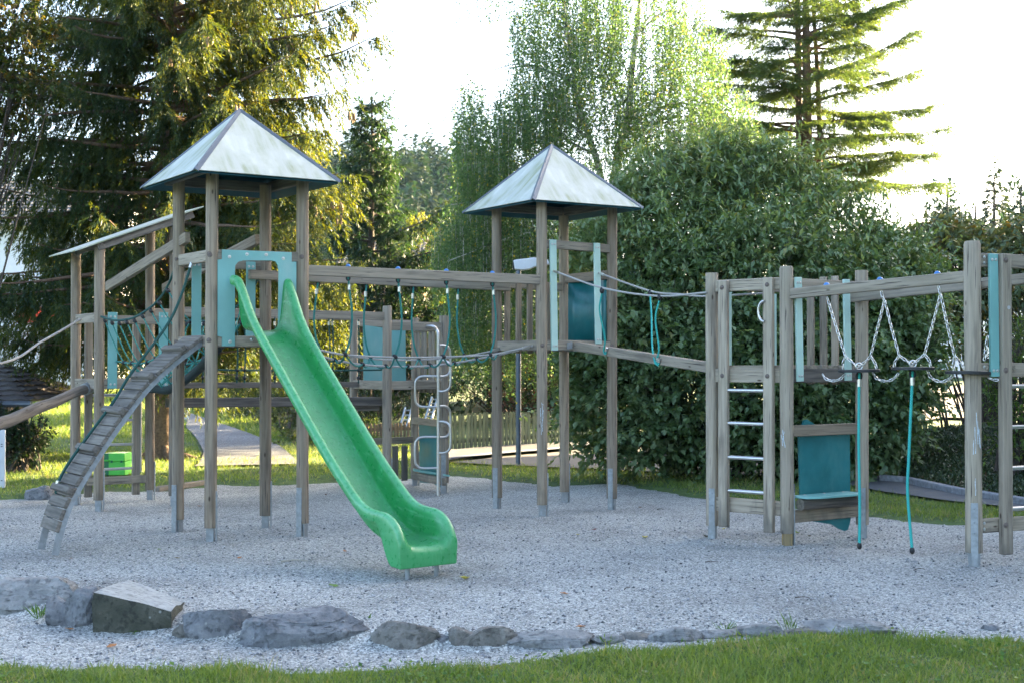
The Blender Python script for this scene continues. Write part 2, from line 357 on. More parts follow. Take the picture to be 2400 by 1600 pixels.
def linkmesh(mb, c, d, s, L=.040, w=.020, r=.0042):
    n = 10; ring = []
    for k in range(n):
        an = 2 * math.pi * k / n; x = math.cos(an) * w / 2; y = math.sin(an) * w / 2 + (L / 2 - w / 2) * (1 if math.sin(an) >= 0 else -1)
        ring.append(c + s * x + d * y)
    nn = d.cross(s); vs = []; fs = []; m = 5
    for k in range(n):
        tg = (ring[(k + 1) % n] - ring[k - 1]).normalized(); o = tg.cross(nn)
        for j in range(m):
            a = 2 * math.pi * j / m; vs.append(ring[k] + (o * math.cos(a) + nn * math.sin(a)) * r)
    for k in range(n):
        for j in range(m): fs.append((k * m + j, k * m + (j + 1) % m, ((k + 1) % n) * m + (j + 1) % m, ((k + 1) % n) * m + j))
    mb.add(vs, fs)
def chain(t, pts, pitch=.031):
    pts = [V3(p) for p in pts]; mb = MB(); q = curve(pts, 60) if len(pts) > 2 else [mix(pts[0], pts[1], i / 60) for i in range(61)]
    acc = [0]
    for i in range(60): acc.append(acc[-1] + (q[i + 1] - q[i]).length)
    n = max(2, int(acc[-1] / pitch)); j = 0
    for k in range(n):
        s = (k + .5) / n * acc[-1]
        while j < 59 and acc[j + 1] < s: j += 1
        d = (q[j + 1] - q[j]).normalized(); p = mix(q[j], q[j + 1], (s - acc[j]) / max(1e-6, acc[j + 1] - acc[j]))
        a = d.cross(V3((.3, .9, .2))).normalized(); b = d.cross(a); an = math.pi / 4 + (math.pi / 2 if k % 2 else 0) + RN.uniform(-.15, .15)
        linkmesh(mb, p, d, a * math.cos(an) + b * math.sin(an))
    return obj('chain', mb, CHAIN, t, ang=80)
# ------------------------------------------------------------------ tower with the green slide
def g(px, py): return G(px, py)
A = {k: g(*v) for k, v in dict(L=(417, 1245), F=(493, 1266), B=(622, 1235), R=(709, 1254)).items()}
cA = sum(A.values(), V3()) / 4
tA = thing('slide_tower', 'roofed wooden play tower with grey pyramid roof and teal panel behind the green slide', 'play tower', xy(cA, 0))
for k, n in (('L', (-.45, -.9)), ('R', (-.45, -.9)), ('F', (.97, .1)), ('B', (.97, .1))): post(tA, A[k], 3.12, nrm=n)
pyramid(tA, (-2.407, 11.844), .585, 1.311, 1.35, 3.073, 3.736)
QA = [A['F'], A['R'], A['B'], A['L']]
deckbeams(tA, QA, 1.73); deck(tA, QA, 1.727)
dFR = (A['R'] - A['F']).normalized(); nFR = V3((dFR.y, -dFR.x, 0))
# teal frame round the slide mouth
def onA(px, py, off=0.0):
    o = nFR * off; return VP(px, py, A['F'] + o, A['R'] + o)
out = [(520, 585.5), (683, 592), (683, 614), (694, 614), (694, 814), (651, 814), (653, 640), (651, 622), (645, 613), (634, 611), (570, 611), (558, 614), (551, 622), (550, 640), (550, 811), (520, 811), (520, 790), (509.5, 787), (509.5, 609), (520, 608)]
bt = obj('slide_mouth_frame', MB().poly([onA(x, y, .034) for x, y in out], nFR, .018), TEAL, tA, smooth=False)
for x, y in ((538, 602), (579, 596), (624, 597), (664, 606), (539, 800), (664, 802)): bolt(bt, onA(x, y, .046), nFR, .011)
zt = onA(600, 597).z
rail(tA, xy(A['F'], zt - .01), xy(A['R'], zt - .01), .045, .085)
zr_ = VP(453, 606, A['L'], A['F']).z
rL = rail(tA, xy(A['F'], zr_), xy(A['L'], zr_), .05, .10, ext=.0)
dLB = (A['B'] - A['L']).normalized(); nLB = V3((dLB.y, -dLB.x, 0))
zb = VP(590, 622, A['L'], A['B']).z
rail(tA, xy(A['L'], zb), xy(A['B'], zb), .045, .08)
for f in (.19, .81):
    c = mix(A['L'], A['B'], f) + nLB * .035
    board(tA, xy(c, 1.66), xy(c, zb + .03), .085, .02, nLB, TEAL)
zb2 = VP(650, 645, A['R'], A['B']).z
for z in (1.98, 2.32): pass
bolt(rL, A['F'] + (A['F'] - A['L']).normalized() * .0 + V3((0, -.055, zr_)), (0, -1, 0), .016, PLUG)
for k in 'FRL':
    for z in (1.69, zt - .01): bolt(tA, A[k] + V3((-.005, -.054, z)), (0, -1, 0), .016, PLUG)
# ------------------------------------------------------------------ slide
dS = (V3((-.607, 9.555, 0)) - xy(mix(A['F'], A['R'], .5), 0)).normalized(); aS = V3((-dS.y, dS.x, 0)); T0 = mix(A['F'], A['R'], .5); T0.z = 0
tS = thing('slide', 'bright green plastic slide running down from the tower to the gravel', 'slide', xy(T0 + dS * 2.35, 0))
def interp(tab, d):
    for (a, b), (c, e) in zip(tab, tab[1:]):
        if d <= c: return b + (e - b) * max(0, (d - a)) / (c - a)
    return tab[-1][1]
RIM = [(0, 2.235), (.07, 2.215), (.16, 2.10), (.25, 1.96), (.35, 1.83), (.45, 1.735), (1.0, 1.262), (1.52, .815), (1.9, .535), (2.0, .475), (2.09, .445), (2.2, .435), (2.32, .43), (2.41, .40), (2.47, .35), (2.51, .285)]
FLO = [(0, 1.765), (.12, 1.755), (.22, 1.71), (.33, 1.62), (.45, 1.515), (1.0, 1.05), (1.52, .60), (1.8, .37), (1.95, .275), (2.1, .218), (2.25, .20), (2.42, .195), (2.53, .19)]
st = [0, .03, .07, .12, .18, .25, .33, .42, .52, .68, .86, 1.04, 1.22, 1.4, 1.58, 1.74, 1.88, 1.98, 2.06, 2.13, 2.19, 2.25, 2.32, 2.39, 2.45, 2.49]
vs = []; wear_sheen = []; fs = []; run = []
def section(d):
    r, f = interp(RIM, d), interp(FLO, d); w = r - f; e = max(0, min(1, (d - 2.25) / .13)); e = e * e * (3 - 2 * e)
    fl = max(0, (1 - d / .03)) if d < .03 else 0                       # flange against the panel
    bot = mix(r - .075, .062, e); u = max(0, min(1, (d - 2.15) / .3)); k = 1 + .10 * (1 - min(1, d / .5)) + .08 * fl
    half = [(.238, bot, .25), (.241, mix(r - .05, mix(bot, r, .5), e), .3), (.243, r - .022, .75), (.234, r - .004, .95), (.216, r, .9), (.199, r - .010, .6), (.188, r - .04, .1), (mix(.178, .174, u), f + w * .55, 0), (mix(.166, .158, u), f + w * .25, 0), (mix(.145, .13, u), f + w * mix(.07, .10, u), .05), (mix(.11, .09, u), f + .006, .2), (.05, f, .32)]
    full = [(-a * k, z, q) for a, z, q in half] + [(0, f, .36)] + [(a * k, z, q) for a, z, q in reversed(half)]
    return full
for d in st:
    for a, z, q in section(d):
        vs.append(T0 + dS * (d + .045) + aS * a + V3((0, 0, z))); wear_sheen.append(q * (.75 if d < 1.9 else 1)); run += [d, a, z * .2]
K = len(section(0)); last = section(2.51)
for dd, dz, zmax in ((2.512, -.012, 9), (2.526, -.035, 9), (2.53, -.075, 9), (2.53, None, 0), (2.53, None, -1)):
    for a, z, q in last:
        zz = z + dz if dz is not None else (.085 if zmax == 0 else .062)
        vs.append(T0 + dS * (dd + .045) + aS * a * (1 if dz is not None else 1) + V3((0, 0, max(.062, zz)))); wear_sheen.append(.35); run += [zz * .3, a, dd]
n = len(st) + 5
for i in range(n - 1):
    for k in range(K - 1): fs.append((i * K + k, (i + 1) * K + k, (i + 1) * K + k + 1, i * K + k + 1))
mb = MB().add(vs, fs); ch = obj('chute', mb, SLIDE, tS, ang=180)
ch.data.attributes.new('wear_sheen', 'FLOAT', 'POINT').data.foreach_set('value', wear_sheen); ch.data.attributes.new('run', 'FLOAT_VECTOR', 'POINT').data.foreach_set('vector', run)
m = ch.modifiers.new('solid', 'SOLIDIFY'); m.thickness = .012; m.offset = 1
m = ch.modifiers.new('sub', 'SUBSURF'); m.levels = 2; m.render_levels = 2
for q in (-.13, .12):
    p = T0 + dS * 2.50 + aS * q
    obj('slide_leg', MB().tube([xy(p, -.05), xy(p, .21)], .018, 12), GALV, tS)
bolt(ch, onA(590, 795, .12), nFR, .013)
# ------------------------------------------------------------------ curved climbing ramp
bR, bL = g(129, 1300), g(96.6, 1286); tR = VP(479, 790, A['L'], A['F']); tR.z = 0
tRmp = thing('climbing_ramp', 'curved wooden climbing ramp with raised foot cleats on two steel rails', 'climbing ramp', xy((bR + bL) / 2, 0))
prof = [VP(x, y, bR, tR) for x, y in ((129, 1300), (140, 1252), (159, 1194), (188, 1137), (223, 1080), (265, 1016), (306, 960), (351, 904), (408, 852), (446, 822), (482, 795))]
wv = (bL - bR); wv.z = 0; wv = wv * 1.0
path = curve(prof, 60)
for o in (V3(), wv):
    mb = MB()
    for i in range(60): mb.beam(path[i] + o - V3((0, 0, .0)), path[i + 1] + o + (path[i + 1] - path[i]) * .05, .012, .055, up=(path[i + 1] - path[i]).cross(wv))
    obj('steel_rail', mb, GALV, tRmp)
acc = [0]
for i in range(60): acc.append(acc[-1] + (path[i + 1] - path[i]).length)
def at(s):
    for i in range(60):
        if acc[i + 1] >= s: return mix(path[i], path[i + 1], (s - acc[i]) / (acc[i + 1] - acc[i])), (path[i + 1] - path[i]).normalized()
    return path[-1], (path[-1] - path[-2]).normalized()
nb = 22; s0 = .17; sp = (acc[-1] - s0) / nb
for i in range(nb):
    p, d = at(s0 + sp * (i + .5)); n = d.cross(wv).normalized(); n = n if n.z > 0 else -n; up = n * .030
    cl = i in (3, 7, 11, 15, 19); ex = wv.normalized() * .02
    a = p + up - ex; b = p + wv + up + ex
    if cl:
        obj('foot_cleat', MB().beam(a + n * .028 - ex, b + n * .028 + ex, .060, .055, up=n), WOODB, tRmp, bevel=.012)
    obj('slat', MB().beam(a, b, sp * .93, .034, up=n), WOODB, tRmp, bevel=.006)
lp0 = bL + (bR - bL) * .12; lp1 = VP(453, 606, A['L'], A['F'])
rp = [VP(x, y, lp0, lp1) for x, y in ((453, 606), (448, 622), (402, 745), (306, 876), (265, 942), (201, 1028), (156, 1092), (135, 1134), (132, 1156))]
rp[0] = V3(lp1) - V3((0, 0, .0))
rope(tRmp, rp, .0125, ROPED, 50, 'hand_rope'); ferrule(tRmp, rp[1], rp[1] - rp[2]); ferrule(tRmp, rp[-2], rp[-2] - rp[-1], .018, .06)
# ------------------------------------------------------------------ second roofed tower
B = {k: g(*v) for k, v in dict(L=(1165, 1190), F=(1271, 1208), B=(1323, 1175), R=(1434, 1192)).items()}
cB = sum(B.values(), V3()) / 4
tB = thing('lookout_tower', 'slim roofed wooden play tower with two pale teal boards beside the tall shrub', 'play tower', xy(cB, 0))
for k, n in (('L', (-.35, -.9)), ('R', (-.35, -.9)), ('F', (.97, .15)), ('B', (.97, .15))): post(tB, B[k], 3.12, nrm=n)
pyramid(tB, (.41, 13.871), .562, 1.341, 1.343, 3.078, 3.751)
QB = [B['F'], B['R'], B['B'], B['L']]
deckbeams(tB, QB, 1.725, .10); deck(tB, QB, 1.72)
dF = (B['R'] - B['F']).normalized(); nF = V3((dF.y, -dF.x, 0))
def onB(px, py, off=0): return VP(px, py, B['F'] + nF * off, B['R'] + nF * off)
for x, y0, y1 in ((1295.5, 821, 562), (1398.5, 806, 570)): board(tB, onB(x + 4, y0, .04), onB(x, y1, .04), .082, .02, nF, TEALL)
rail(tB, xy(B['F'], onB(1345, 577).z), xy(B['R'], onB(1345, 577).z), .045, .085)
for k in ('F', 'R'): bolt(tB, B[k] + V3((0, -.054, 1.67)), (0, -1, 0), .016, PLUG)
dLBb = (B['B'] - B['L']).normalized(); nL = V3((dLBb.y, -dLBb.x, 0))
zs = 2.32
rail(tB, xy(B['L'], zs), xy(B['B'], zs), .045, .085)
for x in (1189, 1215.5, 1241.5, 1262, 1285):
    c = VP(x, 760, B['L'] + nL * .03, B['B'] + nL * .03); obj('slat', MB().beam(xy(c, 1.60), xy(c, 2.36), .07, .025, up=nL), WOOD, tB, bevel=.005)
dRB = (B['B'] - B['R']).normalized(); nR = V3((dRB.y, -dRB.x, 0)); nR = -nR if nR.y > 0 else nR
zq = VP(1345, 652, B['B'], B['R']).z
rail(tB, xy(B['B'], zq), xy(B['R'], zq), .05, .095, WOOD)
mb = MB(); N = 9; o_ = []
for j, z in enumerate((zq - .03, 1.62)):
    for i in range(N):
        f = .10 + .80 * i / (N - 1); p = mix(B['B'], B['R'], f) - nR * (.09 * math.sin(math.pi * i / (N - 1)) + .0)
        o_.append(xy(p, z + (.05 * math.sin(math.pi * i / (N - 1)) if j == 0 else 0)))
mb.add(o_, [(i, i + 1, N + i + 1, N + i) for i in range(N - 1)])
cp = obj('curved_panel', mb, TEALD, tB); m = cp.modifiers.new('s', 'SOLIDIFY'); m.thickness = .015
# ------------------------------------------------------------------ rope bridge between the two roofed towers
t = thing('rope_bridge', 'rope bridge of grey foot ropes hung from two wooden beams between the roofed towers', 'rope bridge', xy(mix(cA, cB, .5), 1.5))
e0, e1 = A['R'] + V3((0, 0, 2.307)), B['F'] + V3((0, 0, 2.315)); fb = obj('overhead_beam', MB().beam(e0, e1, .05, .092), WOODG, t, bevel=.006)
dBr = (e1 - e0).normalized(); h0, h1 = A['B'] + V3((-.03, -.07, 2.30)), B['L'] + V3((.03, -.06, 2.285)); h0 -= dBr * .12; h1 += dBr * .12
bb = obj('overhead_beam', MB().beam(h0, h1, .05, .085), WOODG, t, bevel=.006)
FP = [(815.9, 645), (933, 652), (1046, 660), (1154, 668)]; BP = [(745, 660), (859, 668), (969, 675), (1074, 682)]
FK = [(809, 830), (926, 835), (1039, 835), (1148.5, 830)]; BK = [(750, 820), (868, 838), (981, 841), (1088, 833)]
CK = [(785, 842), (850, 853), (906, 857), (955, 857), (1009, 855), (1064, 850), (1117, 840), (1165, 829)]
mid0, mid1 = (A['R'] + A['B']) / 2, (B['F'] + B['L']) / 2
fr0, fr1 = mix(A['R'], A['B'], .18), mix(B['F'], B['L'], .14); bk0, bk1 = mix(A['B'], A['R'], .18), mix(B['L'], B['F'], .10)
foot = [VP(x, y, mid0, mid1) for x, y in ((735, 822), (756, 835), (800, 846), (839, 853), (906, 858), (983, 858), (1059, 851), (1117, 841), (1174, 830), (1225, 817))]
fr = [VP(x, y, fr0, fr1) for x, y in ((725, 815), (756, 822), (809, 831), (926, 837), (1039, 836), (1148, 831), (1200, 821), (1249, 811))]
bk = [VP(x, y, bk0, bk1) for x, y in ((730, 812), (750, 820), (868, 840), (981, 843), (1088, 834), (1140, 825), (1176, 816))]
rope(t, foot, .0105, ROPES, 60, 'foot_rope'); rope(t, fr, .009, ROPES, 60, 'side_rope'); rope(t, bk, .009, ROPES, 60, 'side_rope')
for a, b in ((fr, 1), (foot, 1), (bk, 1)): ferrule(t, mix(a[-1], a[-2], .35), a[-1] - a[-2], .016, .08)
for i in range(4):
    for side, (tp, kp, pl, be) in enumerate(((FP[i], FK[i], (fr0, fr1), (e0, e1)), (BP[i], BK[i], (bk0, bk1), (h0, h1)))):
        p0 = VP(*tp, *be); p0.z = mix(be[0].z, be[1].z, .5) - .045; k = VP(*kp, *pl); L = p0.z - k.z
        bul = (V3((p0.x, p0.y, 0)) - V3((mix(mid0, mid1, .5).x, mix(mid0, mid1, .5).y, 0)))
        bx = dBr * (.055 if side == 0 else -.05)
        pm = mix(p0, k, .5) + bx; q = [p0, mix(p0, k, .12) + bx * .25, pm, mix(p0, k, .8) + bx * .8, k]
        rp_ = rope(t, q, .0095, ROPEG, 24, 'hanger_rope'); ferrule(rp_, mix(p0, k, .13) + bx * .3, V3((0, 0, 1)), .0155, .05)
        obj('eye_ring', MB().tube([p0 + V3((math.sin(a) * .016, 0, -.012 + math.cos(a) * .022)) for a in [j * math.pi / 5 for j in range(11)]], .007, 6), RUB, rp_, ang=80)
        knot(rp_, k, .021)
        if side == 0: obj('beam_cap', MB().dome(V3((p0.x, p0.y, mix(be[0].z, be[1].z, .5) + .046)), (0, 0, 1), .025, .9, 12), BLUE, fb, ang=80)
        js = (2 * i, 2 * i + 1) if side == 0 else (2 * i, 2 * i + 1)
        for j in ((2 * i, max(0, 2 * i - 1)) if side == 1 else (2 * i, min(7, 2 * i + 1))):
            c = VP(*CK[j], mid0, mid1); c.z -= .0
            rope(rp_, [k, mix(k, c, .35) - V3((0, 0, .045)), mix(k, c, .7) - V3((0, 0, .045)), c], .0085, ROPEG, 12, 'tie_rope')
for j in range(8): knot(t, VP(*CK[j], mid0, mid1), .020)
# ------------------------------------------------------------------ ladder tower on the right
C = {k: g(*v) for k, v in dict(L=(1670, 1260), F=(1845, 1277), R=(2021, 1258)).items()}
C['B'] = C['L'] + C['R'] - C['F']; QC = [C['F'], C['R'], C['B'], C['L']]; cC = sum(C.values(), V3()) / 4
tC = thing('ladder_tower', 'roofless wooden play tower with steel rung ladder and teal bench beneath its deck', 'play tower', xy(cC, 0))
def ztop(k, py, px): return P(px, py, C[k].y).z
post(tC, C['L'], ztop('L', 640, 1668), .054, (-.25, -.95), top=.0, mat=WOODG, strip=.43)
post(tC, C['F'], ztop('F', 624, 1836), .056, (.97, .15), top=.02, mat=WOODG, foot=WOODY, fh=.10, strip=.43)
post(tC, C['R'], ztop('R', 634, 2016), .056, (-.2, -.97), top=.0, mat=WOODG, strip=.43)
post(tC, C['B'], 2.0, .054, (.97, .15), mat=WOODG)
ZC = P(1750, 863, C['L'].y).z
deckbeams(tC, QC, ZC, .115, .05, {0: WOODD}); deck(tC, QC, ZC + .03)
dl = (C['F'] - C['L']).normalized(); nl = V3((dl.y, -dl.x, 0))
def onL(px, py, off=0.): return VP(px, py, C['L'] + nl * off, C['F'] + nl * off)
sA = onL(1697, 1233, .055); sB = onL(1803, 1247, .055)
for s, yt, x in ((sA, 658, 1693), (sB, 651, 1796)):
    o = obj('stile', MB().beam(V3(s), xy(s, onL(x, yt, .055).z), .088, .05, up=nl), WOODG, tC, bevel=.008)
    for z in (ZC - .06, onL(x, yt, .055).z - .06): bolt(o, xy(s, z) + nl * .026, nl, .015, PLUG)
for yl in (912, 989.5, 1070, 1149):
    z = onL(1745, yl + 2, .055).z; obj('rung', MB().tube([xy(sA, z) - nl * 0 + dl * .0, xy(sB, z)], .0155, 12), TUBE, tC)
zt = onL(1745, 668).z; rail(tC, xy(C['L'], zt), xy(C['F'], zt), .045, .10)
zt2 = onL(1772, 1186).z; rail(tC, xy(C['L'], zt2), xy(C['F'], zt2), .045, .12)
rc = [xy(sB + nl * .02, onL(1786, 700, .1).z) - dl * (.02 + .055 * math.sin(a)) + V3((0, 0, -.02 - .085 * (1 - math.cos(a)))) + nl * .02 for a in [i * math.pi / 10 for i in range(11)]]
obj('grab_handle', MB().tube(rc, .011, 10), TUBE, tC, ang=80)
dr = (C['R'] - C['F']).normalized(); nr = V3((dr.y, -dr.x, 0))
def onR(px, py, off=0.): return VP(px, py, C['F'] + nr * off, C['R'] + nr * off)
for x, y0, y1 in ((1872, 893, 650), (1985, 891, 655)): board(tC, onR(x + 3, y0, .05), onR(x - 2, y1, .05), .075, .02, nr, TEALL)
zr = onR(1900, 665).z
rail(tC, xy(C['F'], zr), xy(C['R'], zr), .045, .075)
rail(tC, xy(C['B'], zr - .0), xy(C['R'], zr - .0), .045, .075)
nb_ = V3((-dr.y, dr.x, 0))
db = (C['R'] - C['B']).normalized(); nbk = V3((db.y, -db.x, 0))
for x, yt in ((1900, 659), (1930, 649), (1957, 647)):
    c = VP(x, 760, C['B'] + nbk * .0 + V3((0, 0, 0)), C['R']) ; c = c - V3((nbk.x, nbk.y, 0)) * .0
    o = obj('slat', MB().beam(xy(c, ZC - .14), xy(c, VP(x, yt, C['B'], C['R']).z), .068, .024, up=nbk), WOODG, tC, bevel=.006)
dk = (C['B'] - C['L']).normalized(); nk = V3((dk.y, -dk.x, 0))
for f in (.2, .8):
    c = mix(C['L'], C['B'], f); board(tC, xy(c, ZC - .03), xy(c, zr - .05), .08, .02, nk, TEALL, bl=False)
rail(tC, xy(C['L'], zr), xy(C['B'], zr), .045, .07)
# bench under the deck
zb_ = onR(1930, 1006).z; rail(tC, xy(C['F'], zb_) , xy(C['R'], zb_), .05, .092, WOOD, 'bench_rail')
zl_ = onR(1930, 1203).z; rail(tC, xy(C['F'], zl_), xy(C['R'], zl_), .05, .10, WOOD, 'bench_rail')
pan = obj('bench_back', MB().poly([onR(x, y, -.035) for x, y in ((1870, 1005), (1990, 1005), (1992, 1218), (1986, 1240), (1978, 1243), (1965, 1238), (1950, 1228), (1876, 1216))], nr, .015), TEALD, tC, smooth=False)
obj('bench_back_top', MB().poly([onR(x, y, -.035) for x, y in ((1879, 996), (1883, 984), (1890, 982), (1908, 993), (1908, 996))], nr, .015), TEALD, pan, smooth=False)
zse = .52; s0, s1 = onR(1856, 1163, .0), onR(1984, 1163, .0); zse = onR(1925, 1158, .03).z
se = [xy(s0, zse), xy(s1, zse)]; q = [xy(s0, zse), xy(s1, zse), xy(s1, zse) + nr * .16, xy(mix(s1, s0, .06), zse) + nr * .20, xy(mix(s1, s0, .2), zse) + nr * .215, xy(mix(s0, s1, .2), zse) + nr * .215, xy(s0, zse) + nr * .16]
sto = obj('bench_seat', MB().poly(q, (0, 0, 1), .02), TEAL, tC, smooth=False, bevel=.004)
for f in (.15, .5, .85): bolt(sto, mix(q[0], q[1], f) + nr * .05 + V3((0, 0, .011)), (0, 0, 1), .011)
obj('bench_log', MB().tube([xy(s0, zse - .06) + nr * .09, xy(mix(s0, s1, .5), zse - .06) + nr * .09, xy(s1, zse - .062) + nr * .09], [.048, .046, .05], 14, wob=.04), WOODD, tC, ang=60)
# ------------------------------------------------------------------ sloping beam between lookout and ladder tower
t = thing('balance_beam', 'sloping wooden balance beam with hand ropes from the lookout tower to the ladder tower', 'balance beam', xy(mix(cB, cC, .5), 1.5))
p0 = onB(1352, 800, .02); p1 = xy(C['L'], P(1657, 861, C['L'].y).z); p0.z = 1.665
bm = obj('beam', MB().beam(p0, p1, .095, .088), WOODG, t, bevel=.008)
obj('beam_bracket', MB().poly([onB(x, y, .034) for x, y in ((1329, 802), (1341, 801), (1341, 817), (1329, 818))], nF, .006), GALV, bm, smooth=False)
H1 = [(1297, 635), (1412, 675), (1541, 694), (1655, 686)]; H2 = [(1403, 640), (1522, 682), (1592, 690), (1655, 694.5), (1787, 688)]
aH = (onB(1297, 635, .05), xy(C['L'] + V3((-.05, -.06, 0)), 0)); bH = (onB(1403, 640, .05), xy(sB + V3((0, .35, 0)), 0))
r1 = [VP(x, y, *aH) for x, y in H1]; r2 = [VP(x, y, *bH) for x, y in H2]
rope(t, r1, .0095, ROPES, 40, 'hand_rope'); rope(t, r2, .0095, ROPES, 40, 'hand_rope')
for r_ in (r1, r2): ferrule(t, mix(r_[0], r_[1], .07), r_[1] - r_[0], .014, .07)
bdir = (p1 - p0).normalized(); bs_ = V3((bdir.y, -bdir.x, 0)).normalized()
for (x0, y0), pl, (x1, y1) in (((1411, 686), aH, (1415, 826)), ((1546, 702), aH, (1538, 852)), ((1524, 692), bH, (1534, 850))):
    a = VP(x0, y0, *pl); b = VP(x1, y1, p0 + bs_ * .06, p1 + bs_ * .06); knot(t, VP(x0, y0 - 5, *pl), .024, d=(0, 0, 1))
    q = [a, mix(a, b, .3) + bs_ * .02 + bdir * (.03 if pl is bH else -.02), mix(a, b, .75) + bdir * (.03 if pl is aH else -.02), b + V3((0, 0, .02)), b + bdir * .03 - V3((0, 0, .01)), b + bdir * .05 + V3((0, 0, .035))]
    rope(t, q, .0085, ROPEL, 26, 'tie_rope'); ferrule(t, q[-1], q[-1] - q[-2], .013, .035)
# ------------------------------------------------------------------ end tower at the right
D1 = g(2283, 1325); tD = thing('end_tower', 'wooden play tower at the frame edge with tall round post and ladder', 'play tower', xy(D1, 0))
zt1 = P(2281, 566, D1.y).z
post(tD, D1, zt1, .061, (-.25, -.95), fh=.10, strip=.47, top=.022, mat=WOODG)
D2 = P(2362, 1298, 9.95); D2.z = 0; D3 = P(2500, 1298, 10.35); D3.z = 0
dd = (D3 - D1); dd.z = 0; dd.normalize(); nd_ = V3((dd.y, -dd.x, 0))
def onD(px, py, off=0.): return VP(px, py, D1 + nd_ * off, D3 + nd_ * off)
for x, yb, yt in ((2358, 1298, 595), (2462, 1298, 595)):
    s = onD(x, yb, .06); o = obj('stile', MB().beam(V3(s), xy(s, onD(x - 6, yt, .06).z), .095, .055, up=nd_), WOODG, tD, bevel=.009)
    for py in (610, 867, 1230): bolt(o, onD(x, py, .09), nd_, .016, PLUG)
for y in (904, 999, 1095.5, 1191):
    z = onD(2385, y, .06).z; obj('rung', MB().tube([xy(onD(2358, y, .06), z), xy(onD(2462, y, .06), z)], .0165, 12), TUBE, tD)
for y0, y1 in ((610, 33), (866, 31), (1231, 33)):
    h = 33 / FPX * 9.9; z = onD(2300, y0).z; o = rail(tD, xy(onD(2284, y0), z) + dd * .03, xy(D3, z), .05, h)
    for q in (-.022, .022): bolt(o, xy(onD(2301, y0), z + q) + nd_ * .027, nd_, .009)
D4 = D3 + V3((0, 0, 0)); post(tD, D3, zt1 - .02, .061, (-.25, -.95), mat=WOODG); nn = V3((D1.x, D1.y, 0)).normalized()
for q in (D1, D3): post(tD, xy(q, 0) * 1.075, zt1 - .25, .058, (-.25, -.95), mat=WOODG)
board(tD, onD(2331, 882, .05), onD(2327, 595, .05), .082, .022, nd_, TEAL)
zD = onD(2300, 851).z; QD = [D1, D3, D3 + nn * .8, D1 + nn * .8]; deck(tD, QD, zD - .01)
for i in (1, 2, 3): obj('deck_beam', MB().beam(xy(QD[i], zD - .06), xy(QD[(i + 1) % 4], zD - .06), .05, .10), WOODG, tD, bevel=.005)
# ------------------------------------------------------------------ chain bridge with stepping discs
t = thing('chain_bridge', 'chain bridge with black stepping discs hung from wooden beams beside the end tower', 'chain bridge', xy(mix(C['F'], D1, .5), 1.4))
b0 = xy(C['F'], P(1856, 690, C['F'].y - .0).z); b1 = xy(D1, P(2262, 647, D1.y).z); dC = (b1 - b0).normalized()
fbm = obj('overhead_beam', MB().beam(b0, b1, .055, .085), WOODG, t, bevel=.007)
k0 = xy(C['R'] + V3((-.10, -.06, 0)), 0); k0.z = P(1991, 697.5, k0.y).z; k1 = k0 + (b1 - b0); k1.z = b1.z + .02
obj('overhead_beam', MB().beam(k0, k1 + dC * .2, .055, .085), WOODG, t, bevel=.007)
plane = (b0, b1)
def pc(px, py): return VP(px, py, *plane)
def z7(u, v): return pc(1650 + u / 3.136, 500 + v / 3.136)
for x in (1938, 2063.5, 2199):
    p = pc(x, 690); bz = mix(b0, b1, (p - b0).dot(dC) / (b1 - b0).length); obj('beam_cap', MB().dome(V3((bz.x, bz.y, bz.z + .041)), (0, 0, 1), .026, .9, 12), BLUE, fbm, ang=80)
for q in (((905, 618), (960, 800), (1040, 1048)), ((1040, 1048), (1080, 1085), (1137, 1128)), ((1300, 560), (1312, 610), (1326, 645)), ((1326, 645), (1275, 850), (1225, 1048)),
          ((1225, 1048), (1185, 1090), (1137, 1128)), ((1330, 645), (1380, 850), (1436, 1045)), ((1436, 1045), (1480, 1075), (1532, 1110)), ((1722, 530), (1730, 565), (1738, 600)),
          ((1738, 600), (1680, 820), (1622, 1035)), ((1622, 1035), (1580, 1070), (1532, 1110)), ((1742, 605), (1790, 830), (1842, 1045)), ((1842, 1045), (1875, 1085), (1910, 1135)),
          ((1040, 1048), (1022, 1095), (1022, 1140)), ((1225, 1048), (1255, 1095), (1270, 1140)), ((1436, 1045), (1405, 1090), (1398, 1130)), ((1622, 1035), (1655, 1080), (1665, 1125)), ((1842, 1045), (1835, 1100), (1840, 1160)),
          ((870, 1180), (900, 1215), (950, 1228), (1000, 1215), (1035, 1180)), ((1240, 1165), (1270, 1210), (1330, 1230), (1390, 1215), (1430, 1175)), ((1640, 1150), (1670, 1205), (1740, 1235), (1800, 1215), (1832, 1185)), ((2085, 900), (2072, 980), (2060, 1080)), ((2085, 1205), (2130, 1220), (2165, 1222))):
    chain(t, [z7(*p) for p in q])
for u, v, nm in ((1140, 1155, 0), (1535, 1138, 1), (1940, 1168, 2)):
    c = z7(u, v); ax = V3((.02 * (nm - 1), .01, 1)).normalized()
    dsk = obj('stepping_disc', MB().tube([c - ax * .012, c - ax * .009, c + ax * .009, c + ax * .012], [.155, .163, .163, .155], 32), RUB, t, ang=40)
    obj('chain_ring', MB().tube([c + V3((math.cos(a) * .026, 0, .035 + math.sin(a) * .026)) for a in [i * math.pi / 6 for i in range(13)]], .007, 7), CHAIN, dsk, ang=80)
